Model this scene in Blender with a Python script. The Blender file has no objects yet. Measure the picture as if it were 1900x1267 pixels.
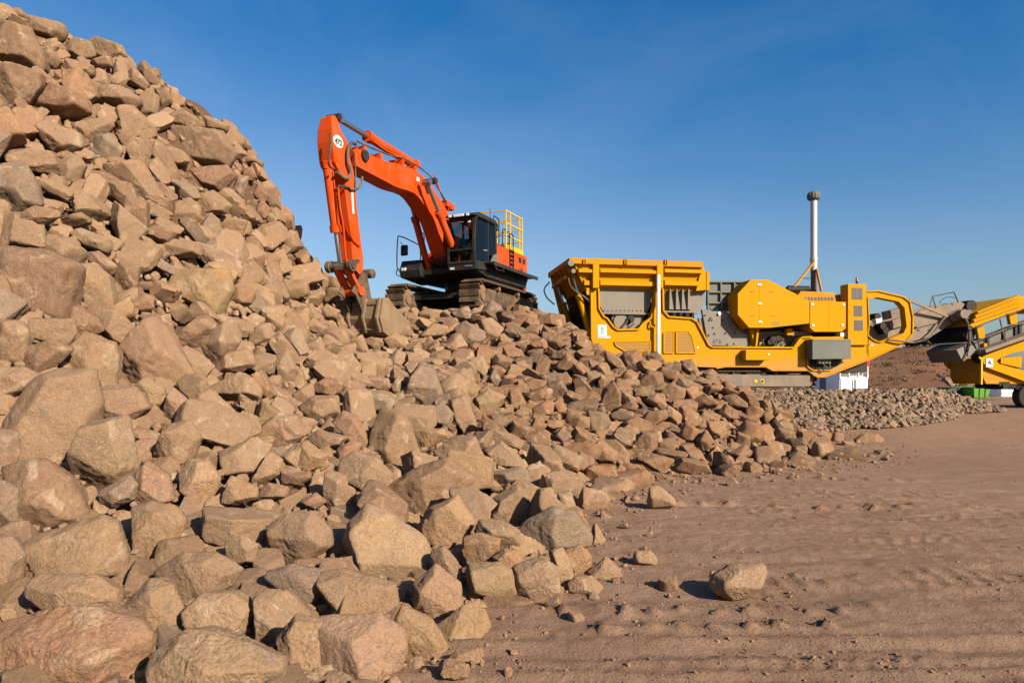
import bpy, bmesh, math, random
import numpy as np
from mathutils import Vector, Matrix

# ------------------------------------------------------------------ scene, camera, sky, sun
sc = bpy.context.scene
COL = sc.collection
F = 24.0 / 36.0 * 1900.0          # focal length in photo pixels
CX, HY, EYE = 950.0, 707.0, 1.65  # principal column, horizon row, eye height
cam = bpy.data.cameras.new("camera"); cam.lens = 24.0; cam.sensor_width = 36.0
cam.shift_y = (HY - 633.5) / 1900.0
cam.clip_start = 0.05; cam.clip_end = 5000
cam_o = bpy.data.objects.new("camera", cam); COL.objects.link(cam_o)
cam_o.location = (0, 0, EYE); cam_o.rotation_euler = (math.radians(90), 0, 0)
sc.camera = cam_o

SUN_TRAVEL = Vector((-0.610, 0.640, -0.465)).normalized()
to_sun = -SUN_TRAVEL
sun_el = math.asin(to_sun.z); sun_az = math.atan2(to_sun.x, to_sun.y)
world = bpy.data.worlds.new("World"); sc.world = world; world.use_nodes = True
wn = world.node_tree
bg = wn.nodes["Background"]
sky = wn.nodes.new("ShaderNodeTexSky"); sky.sky_type = 'NISHITA'; sky.sun_disc = False
sky.sun_elevation = sun_el; sky.sun_rotation = sun_az
sky.altitude = 0; sky.air_density = 1.15; sky.dust_density = 1.4; sky.ozone_density = 5.6
hsv = wn.nodes.new("ShaderNodeHueSaturation"); hsv.inputs['Saturation'].default_value = 1.25
hsv.inputs['Saturation'].default_value = 1.33
hsv2 = wn.nodes.new("ShaderNodeHueSaturation"); hsv2.inputs['Saturation'].default_value = .98      # paler where the air is brighter
wbw = wn.nodes.new("ShaderNodeRGBToBW"); wmr = wn.nodes.new("ShaderNodeMapRange"); wmr.interpolation_type = 'SMOOTHSTEP'; wmr.inputs[1].default_value = 1.1; wmr.inputs[2].default_value = 3.6
whz = wn.nodes.new("ShaderNodeMix"); whz.data_type = 'RGBA'
wn.links.new(sky.outputs[0], hsv.inputs['Color']); wn.links.new(sky.outputs[0], hsv2.inputs['Color']); wn.links.new(sky.outputs[0], wbw.inputs[0]); wn.links.new(wbw.outputs[0], wmr.inputs[0])
wn.links.new(wmr.outputs[0], whz.inputs[0]); wn.links.new(hsv.outputs[0], whz.inputs[6]); wn.links.new(hsv2.outputs[0], whz.inputs[7])
# thin high cirrus over the whole sky
wtc = wn.nodes.new("ShaderNodeTexCoord"); wmp = wn.nodes.new("ShaderNodeMapping"); wmp.inputs["Scale"].default_value = (1.0, 1.5, 2.2); wmp.inputs["Rotation"].default_value = (.2, .35, .5)
wno = wn.nodes.new("ShaderNodeTexNoise"); wno.inputs["Scale"].default_value = 1.7; wno.inputs["Detail"].default_value = 7; wno.inputs["Roughness"].default_value = .6; wno.inputs["Distortion"].default_value = .8
wrp = wn.nodes.new("ShaderNodeMapRange"); wrp.inputs[1].default_value = .45; wrp.inputs[2].default_value = .80; wrp.inputs[3].default_value = .0; wrp.inputs[4].default_value = .07
wmx = wn.nodes.new("ShaderNodeMix"); wmx.data_type = 'RGBA'; wmx.inputs[7].default_value = (6.2, 6.9, 7.6, 1)
wn.links.new(wtc.outputs["Generated"], wmp.inputs[0]); wn.links.new(wmp.outputs[0], wno.inputs[0]); wn.links.new(wno.outputs["Fac"], wrp.inputs[0])
wn.links.new(wrp.outputs[0], wmx.inputs[0]); wn.links.new(whz.outputs[2], wmx.inputs[6]); wn.links.new(wmx.outputs[2], bg.inputs[0])
bg.inputs[1].default_value = 0.060
sun = bpy.data.lights.new("sun", 'SUN'); sun.energy = 5.0; sun.angle = math.radians(0.5)
sun.color = (1.0, 0.85, 0.655)
sun_o = bpy.data.objects.new("sun", sun); COL.objects.link(sun_o)
sun_o.rotation_euler = SUN_TRAVEL.to_track_quat('-Z', 'Y').to_euler()
sc.view_settings.view_transform = 'Standard'; sc.view_settings.look = 'None'
sc.view_settings.gamma = 1.0; sc.view_settings.use_curve_mapping = False
sc.view_settings.exposure = 1.18

KA = .565    # reflectance scale that goes with this exposure
random.seed(7); RNG = np.random.default_rng(7)

# ------------------------------------------------------------------ materials
def newmat(name):
    m = bpy.data.materials.new(name); m.use_nodes = True
    nt = m.node_tree; b = nt.nodes["Principled BSDF"]
    return m, nt, b
def N(nt, t, **kw):
    n = nt.nodes.new(t)
    for k, v in kw.items(): setattr(n, k, v)
    return n
def noise(nt, vec, scale, detail=4, rough=.55, dist=0.0):
    n = N(nt, "ShaderNodeTexNoise"); n.inputs["Scale"].default_value = scale
    n.inputs["Detail"].default_value = detail; n.inputs["Roughness"].default_value = rough
    n.inputs["Distortion"].default_value = dist
    if vec is not None: nt.links.new(vec, n.inputs["Vector"])
    return n.outputs["Fac"]
def ramp(nt, fac, stops):
    r = N(nt, "ShaderNodeValToRGB"); e = r.color_ramp.elements
    while len(e) < len(stops): e.new(0.5)
    for i, (p, c) in enumerate(stops):
        e[i].position = p; e[i].color = (c if hasattr(c, '__len__') else (c, c, c)) [:3] + (1,) if hasattr(c, '__len__') else (c, c, c, 1)
    nt.links.new(fac, r.inputs[0]); return r.outputs[0]
def mix(nt, fac, a, b, mode='MIX'):
    m = N(nt, "ShaderNodeMix", data_type='RGBA', blend_type=mode)
    for sock, v in ((m.inputs[0], fac), (m.inputs[6], a), (m.inputs[7], b)):
        if hasattr(v, 'is_linked') or hasattr(v, 'links'): nt.links.new(v, sock)
        elif hasattr(v, '__len__'): sock.default_value = tuple(v)[:3] + (1,)
        else: sock.default_value = v
    return m.outputs[2]
def mathn(nt, op, a, b=0.0):
    m = N(nt, "ShaderNodeMath", operation=op)
    for i, v in enumerate((a, b)):
        if hasattr(v, 'links'): nt.links.new(v, m.inputs[i])
        else: m.inputs[i].default_value = v
    return m.outputs[0]
def bump(nt, b, h, strength, dist):
    n = N(nt, "ShaderNodeBump"); n.inputs["Strength"].default_value = strength; n.inputs["Distance"].default_value = dist
    nt.links.new(h, n.inputs["Height"]); nt.links.new(n.outputs[0], b.inputs["Normal"])

def rock_material(name, attr, vs=1.0):
    m, nt, b = newmat(name)
    tc = N(nt, "ShaderNodeTexCoord"); geo = N(nt, "ShaderNodeObjectInfo")
    if attr:
        at = N(nt, "ShaderNodeAttribute", attribute_name="rockcol"); base = at.outputs["Color"]; vec = tc.outputs["Object"]
    else:
        base = geo.outputs["Color"]
        va = N(nt, "ShaderNodeVectorMath", operation='MULTIPLY_ADD')
        va.inputs[1].default_value = (vs, vs, vs)
        sc_ = N(nt, "ShaderNodeVectorMath", operation='SCALE'); sc_.inputs[0].default_value = (37.0, 91.0, 53.0)
        nt.links.new(geo.outputs["Random"], sc_.inputs["Scale"])
        nt.links.new(tc.outputs["Object"], va.inputs[0]); nt.links.new(sc_.outputs[0], va.inputs[2]); vec = va.outputs[0]
    n1 = noise(nt, vec, 2.6, 5, .6, .3)
    n2 = noise(nt, vec, 9.0, 6, .65)
    n3 = noise(nt, vec, 55.0, 4, .7)
    n4 = noise(nt, vec, 4.3, 3, .5, .8)
    # colour: rock tone, iron-stain patches, pale mineral patches, dust film
    c = mix(nt, ramp(nt, n1, [(.58, 0.0), (.70, .45)]), base, (0.302, 0.169, 0.068))
    c = mix(nt, ramp(nt, n4, [(.60, 0.0), (.68, .5)]), c, (0.360, 0.277, 0.191))
    c = mix(nt, ramp(nt, n4, [(.27, .6), (.36, 0.0)]), c, (0.119, 0.094, 0.079))
    c = mix(nt, ramp(nt, n2, [(.40, .5), (.62, .0)]), c, (0.224, 0.149, 0.096))
    v = ramp(nt, n3, [(.25, .60), (.5, 1.0), (.75, 1.26)])
    c = mix(nt, 1.0, c, v, 'MULTIPLY')
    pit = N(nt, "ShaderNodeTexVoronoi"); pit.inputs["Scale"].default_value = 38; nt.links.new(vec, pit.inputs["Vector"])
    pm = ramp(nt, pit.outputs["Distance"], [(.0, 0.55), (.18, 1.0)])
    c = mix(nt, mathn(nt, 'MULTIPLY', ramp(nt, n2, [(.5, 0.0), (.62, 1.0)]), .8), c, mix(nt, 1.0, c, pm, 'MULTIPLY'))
    # pale scuffs, dusty film and thin fracture lines
    n5 = noise(nt, vec, 16.0, 5, .7, 1.0)
    c = mix(nt, ramp(nt, n5, [(.60, 0.0), (.70, .55)]), c, (0.361, 0.290, 0.220))
    c = mix(nt, ramp(nt, n5, [(.28, .5), (.38, 0.0)]), c, mix(nt, 1.0, c, (.55, .5, .47), 'MULTIPLY'))
    vm = N(nt, "ShaderNodeVectorMath", operation='ADD'); nt.links.new(vec, vm.inputs[0])
    nz = N(nt, "ShaderNodeTexNoise"); nz.inputs["Scale"].default_value = 5.0; nz.inputs["Detail"].default_value = 3; nt.links.new(vec, nz.inputs["Vector"])
    vsx = N(nt, "ShaderNodeVectorMath", operation='SCALE'); vsx.inputs["Scale"].default_value = .28; nt.links.new(nz.outputs["Color"], vsx.inputs[0]); nt.links.new(vsx.outputs[0], vm.inputs[1])
    vc = N(nt, "ShaderNodeTexVoronoi", feature='DISTANCE_TO_EDGE'); vc.inputs["Scale"].default_value = 3.2; nt.links.new(vm.outputs[0], vc.inputs["Vector"])
    crack = mathn(nt, 'MULTIPLY', ramp(nt, vc.outputs["Distance"], [(.0, 1.0), (.014, 0.0)]), ramp(nt, n1, [(.46, 0.0), (.56, 1.0)]))
    c = mix(nt, mathn(nt, 'MULTIPLY', crack, .22), c, (0.063, 0.047, 0.035))
    nt.links.new(c, b.inputs["Base Color"])
    b.inputs["Roughness"].default_value = .93; b.inputs["Specular IOR Level"].default_value = .12
    h = mathn(nt, 'ADD', mathn(nt, 'MULTIPLY', n2, .20), mathn(nt, 'MULTIPLY', n3, .38))
    h = mathn(nt, 'ADD', h, mathn(nt, 'MULTIPLY', noise(nt, vec, 22.0, 5, .7, .6), .20))
    h = mathn(nt, 'ADD', h, mathn(nt, 'MULTIPLY', crack, -.08))
    bump(nt, b, h, .9, .05)
    return m
M = {}
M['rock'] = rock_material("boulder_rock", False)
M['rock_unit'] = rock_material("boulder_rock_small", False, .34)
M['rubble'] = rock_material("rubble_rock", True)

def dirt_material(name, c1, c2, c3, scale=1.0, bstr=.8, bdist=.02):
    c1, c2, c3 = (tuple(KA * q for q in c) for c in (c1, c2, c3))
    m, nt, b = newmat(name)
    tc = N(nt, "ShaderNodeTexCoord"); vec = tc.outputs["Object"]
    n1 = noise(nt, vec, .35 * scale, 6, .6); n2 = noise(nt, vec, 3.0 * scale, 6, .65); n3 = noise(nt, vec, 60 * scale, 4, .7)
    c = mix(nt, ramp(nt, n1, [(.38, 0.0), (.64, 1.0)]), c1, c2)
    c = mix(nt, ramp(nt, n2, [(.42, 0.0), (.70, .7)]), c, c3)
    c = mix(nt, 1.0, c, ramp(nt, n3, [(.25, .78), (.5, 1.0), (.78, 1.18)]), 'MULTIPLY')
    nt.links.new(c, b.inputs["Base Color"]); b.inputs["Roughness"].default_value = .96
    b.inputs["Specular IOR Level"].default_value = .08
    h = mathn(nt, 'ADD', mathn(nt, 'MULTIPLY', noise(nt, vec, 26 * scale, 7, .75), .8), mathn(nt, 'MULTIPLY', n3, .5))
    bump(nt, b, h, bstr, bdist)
    return m
M['ground'] = dirt_material("quarry_dirt", (.37, .235, .160), (.33, .200, .132), (.43, .285, .198), 1.0, 1.0, .03)
M['pilebase'] = dirt_material("pile_fines", (.215, .125, .076), (.18, .105, .064), (.26, .158, .095), 1.5, 1.0, .05)  # brown soil, darkened to paint deeper shade into gaps between boulders
M['hill'] = dirt_material("hill_scrub", (.36, .175, .105), (.27, .155, .09), (.40, .225, .13), .25, 1.0, .4)

def paint(name, col, dust=(.36, .235, .15), amount=.35, rough=.42, metal=0.0, scale=1.0, spec=.18, splash=None):
    """worn machine paint: base colour, uneven dust film, streaks and scuffs"""
    if metal < .5 and name != "white_paint": col = tuple(KA * q for q in col)
    dust = tuple(KA * q for q in dust)
    m, nt, b = newmat(name)
    tc = N(nt, "ShaderNodeTexCoord"); vec = tc.outputs["Object"]
    n1 = noise(nt, vec, 1.3 * scale, 7, .65, .4); n2 = noise(nt, vec, 14 * scale, 5, .7); n3 = noise(nt, vec, 4.5 * scale, 6, .75, 1.2)
    mp = N(nt, "ShaderNodeMapping"); mp.inputs["Scale"].default_value = (9, 9, .7); nt.links.new(vec, mp.inputs["Vector"])
    st = noise(nt, mp.outputs[0], 1.0, 4, .6)
    c = mix(nt, ramp(nt, n2, [(.3, .0), (.8, .16)]), col, tuple(x * .62 for x in col))
    f = mathn(nt, 'MULTIPLY', ramp(nt, n1, [(.42, 0.0), (.72, 1.0)]), amount)
    c = mix(nt, f, c, dust)
    c = mix(nt, mathn(nt, 'MULTIPLY', ramp(nt, st, [(.52, 0.0), (.75, 1.0)]), amount * .6), c, dust)
    c = mix(nt, mathn(nt, 'MULTIPLY', ramp(nt, n3, [(.66, 0.0), (.74, 1.0)]), amount * .55), c, tuple(x * .35 + .03 for x in col))
    if splash:      # dried splash and dust thrown up from the tracks, thinning out upwards
        sp = N(nt, "ShaderNodeSeparateXYZ"); nt.links.new(vec, sp.inputs[0])
        zz0 = mathn(nt, 'ADD', sp.outputs[2], mathn(nt, 'MULTIPLY', n3, -1.1))
        mr = N(nt, "ShaderNodeMapRange"); mr.inputs[1].default_value = splash[1] - .55; mr.inputs[2].default_value = splash[0] - .55; mr.inputs[3].default_value = 0.0; mr.inputs[4].default_value = .75
        nt.links.new(zz0, mr.inputs[0]); c = mix(nt, mr.outputs[0], c, (.22, .145, .085))
    nt.links.new(c, b.inputs["Base Color"])
    r = mathn(nt, 'ADD', mathn(nt, 'MULTIPLY', n1, .35), rough - .1); nt.links.new(r, b.inputs["Roughness"])
    b.inputs["Metallic"].default_value = metal; b.inputs["Specular IOR Level"].default_value = spec
    bump(nt, b, n2, .15, .004)
    return m
M['orange'] = paint("orange_paint", (.78, .075, .003), dust=(.38, .19, .10), amount=.40, rough=.45, spec=.08)
M['yellow'] = paint("yellow_paint", (.66, .315, .0003), dust=(.46, .28, .08), amount=.18, rough=.5, spec=.04)
M['yellow_splashed'] = paint("splashed_yellow_paint", (.66, .315, .0003), dust=(.46, .28, .08), amount=.18, rough=.5, spec=.04, splash=(1.75, 2.55))
M['yellow_dusty'] = paint("dusty_yellow_paint", (.66, .28, .001), dust=(.42, .26, .12), amount=.50, rough=.55, spec=.05)
M['grey'] = paint("grey_steel_paint", (.23, .215, .19), dust=(.33, .26, .19), amount=.6, rough=.55)
M['greygreen'] = paint("grey_green_paint", (.145, .165, .15), dust=(.28, .23, .17), amount=.35, rough=.5)
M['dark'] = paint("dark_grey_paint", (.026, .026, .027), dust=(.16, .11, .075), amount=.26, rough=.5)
M['black'] = paint("black_rubber", (.018, .018, .018), dust=(.2, .14, .09), amount=.25, rough=.6)
M['trackmetal'] = paint("muddy_track_steel", (.10, .075, .055), dust=(.34, .21, .125), amount=.85, rough=.7, metal=.25, scale=2.0)
M['mud'] = paint("dried_mud", (.24, .15, .09), dust=(.36, .225, .14), amount=.8, rough=.9)
M['bucket'] = paint("dusty_bucket_steel", (.26, .18, .11), dust=(.40, .27, .165), amount=.8, rough=.75, metal=.1)
M['steel'] = paint("bright_steel", (.62, .62, .60), dust=(.4, .34, .27), amount=.25, rough=.32, metal=.85)
M['chrome'] = paint("cylinder_rod", (.33, .34, .36), dust=(.2, .16, .12), amount=.15, rough=.22, metal=.9)
M['white'] = paint("white_paint", (.80, .80, .78), dust=(.45, .36, .27), amount=.22, rough=.5)
M['silver'] = paint("galvanised_stack", (.66, .68, .66), dust=(.5, .45, .38), amount=.2, rough=.45, metal=.45)
M['yellowrail'] = paint("yellow_rail_paint", (.86, .55, .01), amount=.12)
M['conveyor'] = paint("dusty_conveyor_steel", (.23, .195, .165), dust=(.37, .27, .19), amount=.9, rough=.8)
M['red'] = paint("red_paint", (.62, .035, .03), amount=.12)
M['green'] = paint("green_skip_paint", (.10, .37, .03), amount=.25)
M['bluegrey'] = paint("blue_grey_paint", (.13, .16, .23), amount=.25)
M['hose'] = paint("dusty_hose", (.06, .05, .042), dust=(.36, .26, .17), amount=.7, rough=.7)
M['rust'] = paint("rusty_exhaust", (.17, .12, .085), dust=(.3, .2, .13), amount=.5, rough=.75)
def plain(name, col, rough=.5, metal=0.0):
    col = tuple(.62 * q for q in col)
    m, nt, b = newmat(name)
    tc = N(nt, "ShaderNodeTexCoord"); n = noise(nt, tc.outputs["Object"], 12, 4)
    c = mix(nt, ramp(nt, n, [(.3, .78), (.7, 1.0)]), (0, 0, 0), col) if False else mix(nt, 1.0, col, ramp(nt, n, [(.25, .8), (.7, 1.05)]), 'MULTIPLY')
    nt.links.new(c, b.inputs["Base Color"]); b.inputs["Roughness"].default_value = rough; b.inputs["Metallic"].default_value = metal
    return m
M['ink'] = plain("black_print", (.02, .02, .02)); M['blueink'] = plain("blue_print", (.03, .09, .35))
M['label'] = plain("white_label", (.78, .78, .76)); M['lamp'] = plain("lamp_lens", (.82, .84, .84), .15)
M['mesh'] = plain("vent_mesh", (.10, .085, .07), .6); M['void'] = plain("recess_black", (.012, .011, .01), .8)  # void: black that paints the shade inside openings
M['seatcloth'] = plain("seat_cloth", (.03, .03, .033), .8); M['hivis'] = plain("hi_vis_cloth", (.42, .62, .03), .7)
M['skin'] = plain("skin", (.42, .24, .16), .5); M['beacon'] = plain("beacon_red", (.5, .05, .04), .3)
def glass_mat():
    m, nt, b = newmat("tinted_glass")
    b.inputs["Base Color"].default_value = (.30, .36, .36, 1); b.inputs["Roughness"].default_value = .03
    b.inputs["IOR"].default_value = 1.45; b.inputs["Transmission Weight"].default_value = 0.0
    g = N(nt, "ShaderNodeBsdfGlossy"); g.inputs["Roughness"].default_value = .03
    t = N(nt, "ShaderNodeBsdfTransparent"); t.inputs[0].default_value = (.34, .40, .39, 1)
    fr = N(nt, "ShaderNodeFresnel"); fr.inputs[0].default_value = 1.45
    mx = N(nt, "ShaderNodeMixShader"); nt.links.new(fr.outputs[0], mx.inputs[0]); nt.links.new(t.outputs[0], mx.inputs[1]); nt.links.new(g.outputs[0], mx.inputs[2])
    nt.links.new(mx.outputs[0], nt.nodes["Material Output"].inputs[0])
    return m
M['glass'] = glass_mat()
def leaf_mat(name, c1, c2):
    m, nt, b = newmat(name)
    tc = N(nt, "ShaderNodeTexCoord"); n = noise(nt, tc.outputs["Object"], 1.2, 4)
    nt.links.new(mix(nt, ramp(nt, n, [(.35, 0.0), (.65, 1.0)]), c1, c2), b.inputs["Base Color"]); b.inputs["Roughness"].default_value = .8
    return m
M['leaf'] = leaf_mat("shrub_leaves", (.045, .06, .022), (.085, .085, .035)); M['drygrass'] = leaf_mat("dry_grass", (.125, .068, .038), (.085, .06, .03))
M['bark'] = plain("bark", (.09, .06, .04), .9)

# ------------------------------------------------------------------ object helpers
def tag(o, label=None, cat=None, group=None, kind=None):
    if label: o['label'] = label
    if cat: o['category'] = cat
    if group: o['group'] = group
    if kind: o['kind'] = kind
    return o
def empty(name, loc=(0, 0, 0), rz=0.0, parent=None):
    o = bpy.data.objects.new(name, None); COL.objects.link(o); o.location = loc; o.rotation_euler = (0, 0, rz)
    o.empty_display_size = .3
    if parent: o.parent = parent
    return o
def link(name, me, mat, parent=None, smooth=False):
    if mat is not None and not me.materials: me.materials.append(mat)
    if smooth: me.polygons.foreach_set('use_smooth', np.ones(len(me.polygons), dtype=bool))
    o = bpy.data.objects.new(name, me); COL.objects.link(o)
    if parent: o.parent = parent
    return o
class B:
    """collects shapes into one bmesh"""
    def __init__(s): s.bm = bmesh.new()
    def box(s, x0, x1, y0, y1, z0, z1, bev=0.0, mtx=None):
        r = bmesh.ops.create_cube(s.bm, size=1.0); vs = r['verts']
        for v in vs:
            v.co = Vector(((x0 + x1) / 2 + v.co.x * (x1 - x0), (y0 + y1) / 2 + v.co.y * (y1 - y0), (z0 + z1) / 2 + v.co.z * (z1 - z0)))
        if bev > 0:
            es = list({e for v in vs for e in v.link_edges})
            r2 = bmesh.ops.bevel(s.bm, geom=es, offset=bev, segments=1, affect='EDGES', profile=.5)
            vs = list({v for f in r2['faces'] for v in f.verts} | {v for v in vs if v.is_valid})
        if mtx is not None:
            for v in vs: v.co = mtx @ v.co
        return s
    def bar(s, p, q, w, h=None, up=(0, 0, 1), bev=0.0):
        """rectangular bar from p to q"""
        p, q = Vector(p), Vector(q); h = w if h is None else h
        d = q - p; L = d.length
        if L < 1e-6: return s
        d.normalize(); u = Vector(up)
        if abs(d.dot(u)) > .98: u = Vector((1, 0, 0)) if abs(d.x) < .9 else Vector((0, 1, 0))
        sd = d.cross(u).normalized(); u = sd.cross(d).normalized()
        mtx = Matrix(((d.x, sd.x, u.x, p.x), (d.y, sd.y, u.y, p.y), (d.z, sd.z, u.z, p.z), (0, 0, 0, 1)))
        return s.box(0, L, -w / 2, w / 2, -h / 2, h / 2, bev, mtx)
    def cyl(s, p, q, r, r2=None, n=16):
        p, q = Vector(p), Vector(q); r2 = r if r2 is None else r2
        d = q - p; L = d.length
        if L < 1e-6: return s
        mtx = Matrix.Translation((p + q) / 2) @ d.to_track_quat('Z', 'Y').to_matrix().to_4x4()
        bmesh.ops.create_cone(s.bm, cap_ends=True, segments=n, radius1=r, radius2=r2, depth=L, matrix=mtx)
        return s
    def tube(s, pts, r, n=8):
        """round tube through points"""
        pts = [Vector(p) for p in pts]
        rings = []; prev = None
        for i, p in enumerate(pts):
            d = (pts[min(i + 1, len(pts) - 1)] - pts[max(i - 1, 0)]).normalized()
            a = prev if prev is not None else (Vector((0, 0, 1)) if abs(d.z) < .9 else Vector((1, 0, 0)))
            sd = d.cross(a)
            if sd.length < 1e-4: sd = d.cross(Vector((.3, .5, .8)))
            sd.normalize(); a = sd.cross(d).normalized(); prev = a
            rings.append([s.bm.verts.new(p + (sd * math.cos(t) + a * math.sin(t)) * r) for t in (2 * math.pi * k / n for k in range(n))])
        for a, b in zip(rings, rings[1:]):
            for k in range(n): s.bm.faces.new((a[k], a[(k + 1) % n], b[(k + 1) % n], b[k]))
        s.bm.faces.new(rings[0][::-1]); s.bm.faces.new(rings[-1])
        return s
    def prism(s, pts, y0, y1, axis='y', bev=0.0):
        """extrude a polygon given in (x, z) from y0 to y1"""
        area = sum(a[0] * b[1] - b[0] * a[1] for a, b in zip(pts, pts[1:] + pts[:1]))
        if area < 0: pts = pts[::-1]
        mk = (lambda a, c, t: (a, t, c)) if axis == 'y' else ((lambda a, c, t: (t, a, c)) if axis == 'x' else (lambda a, c, t: (a, c, t)))
        f = [s.bm.verts.new(mk(a, c, y0)) for a, c in pts]; k = [s.bm.verts.new(mk(a, c, y1)) for a, c in pts]
        fs = [s.bm.faces.new(f), s.bm.faces.new(k[::-1])]
        n = len(pts); es = []
        for i in range(n): fs.append(s.bm.faces.new((f[(i + 1) % n], f[i], k[i], k[(i + 1) % n])))
        bmesh.ops.recalc_face_normals(s.bm, faces=fs)
        if bev > 0:
            es = [e for e in fs[0].edges] + [e for e in fs[1].edges]
            bmesh.ops.bevel(s.bm, geom=es, offset=bev, segments=2, affect='EDGES', profile=.6)
        return s
    def hull(s, pts):
        vs = [s.bm.verts.new(p) for p in pts]; bmesh.ops.convex_hull(s.bm, input=vs); return s
    def quad(s, a, b, c, d, t=(0, 0, 0)):
        """a plate: quad a b c d given thickness vector t"""
        t = Vector(t); return s.hull([Vector(p) for p in (a, b, c, d)] + [Vector(p) + t for p in (a, b, c, d)])
    def build(s, name, mat, parent=None, smooth=False, auto=None):
        me = bpy.data.meshes.new(name); s.bm.to_mesh(me); s.bm.free()
        me.materials.append(mat)
        if smooth or auto:
            me.polygons.foreach_set('use_smooth', np.ones(len(me.polygons), dtype=bool))
            try: me.set_sharp_from_angle(angle=math.radians(auto or 40))
            except Exception: pass
        o = bpy.data.objects.new(name, me); COL.objects.link(o)
        if parent: o.parent = parent
        return o
def mesh_from(name, v, f, mat=None, smooth=True):
    v = np.asarray(v, dtype=np.float32); f = np.asarray(f, dtype=np.int32); k = f.shape[1]
    me = bpy.data.meshes.new(name)
    me.vertices.add(len(v)); me.vertices.foreach_set('co', v.ravel())
    me.loops.add(f.size); me.loops.foreach_set('vertex_index', f.ravel())
    me.polygons.add(len(f)); me.polygons.foreach_set('loop_start', np.arange(0, f.size, k, dtype=np.int32))
    me.polygons.foreach_set('use_smooth', np.full(len(f), smooth, dtype=bool))
    me.update(calc_edges=True); me.validate()
    if mat: me.materials.append(mat)
    return me

# ------------------------------------------------------------------ noise
_perm = np.random.default_rng(3).permutation(512); _perm = np.concatenate([_perm, _perm, _perm])
_g3 = np.random.default_rng(5).normal(size=(512, 3)); _g3 /= np.linalg.norm(_g3, axis=1)[:, None]
def perlin(p):
    p = np.asarray(p, dtype=np.float64); i = np.floor(p).astype(np.int64); f = p - i; i &= 511
    u = f * f * f * (f * (f * 6 - 15) + 10)
    out = 0
    for dx in (0, 1):
        wx = u[:, 0] if dx else 1 - u[:, 0]
        for dy in (0, 1):
            wy = u[:, 1] if dy else 1 - u[:, 1]
            for dz in (0, 1):
                wz = u[:, 2] if dz else 1 - u[:, 2]
                h = _perm[_perm[_perm[i[:, 0] + dx] + ((i[:, 1] + dy) & 511)] + ((i[:, 2] + dz) & 511)]
                out = out + wx * wy * wz * (_g3[h] * (f - np.array([dx, dy, dz]))).sum(1)
    return out * 1.6
def fbm(p, oct=4, lac=2.0, gain=.5):
    a = 1.0; s = 0
    for k in range(oct): s = s + a * perlin(p + 17.3 * k); p = p * lac; a *= gain
    return s
def sstep(a, b, x):
    t = np.clip((x - a) / (b - a), 0, 1); return t * t * (3 - 2 * t)

# photo pixel + distance -> place
def at(px, py, d): return np.array([(px - CX) / F * d, d, EYE + (HY - py) / F * d])
class Field:
    """smooth height field through measured points"""
    def __init__(s, pts, c=1.2, reg=.02):
        s.p = np.array([q[:2] for q in pts], float); z = np.array([q[2] for q in pts], float); s.c = c
        n = len(s.p); A = np.sqrt(((s.p[:, None] - s.p[None]) ** 2).sum(-1) + c * c)
        A[np.diag_indices(n)] += -reg
        Q = np.hstack([np.ones((n, 1)), s.p]); K = np.block([[A, Q], [Q.T, np.zeros((3, 3))]])
        s.w = np.linalg.lstsq(K, np.concatenate([z, np.zeros(3)]), rcond=None)[0]
    def __call__(s, x, y):
        x = np.atleast_1d(np.asarray(x, float)); y = np.atleast_1d(np.asarray(y, float)); o = np.empty(x.shape)
        xf, yf, of = x.ravel(), y.ravel(), o.ravel()
        for i in range(0, len(xf), 20000):
            q = np.stack([xf[i:i + 20000], yf[i:i + 20000]], 1)
            of[i:i + 20000] = np.sqrt(((q[:, None] - s.p[None]) ** 2).sum(-1) + s.c ** 2) @ s.w[:len(s.p)] + s.w[-3] + q @ s.w[-2:]
        return of.reshape(x.shape)

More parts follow.
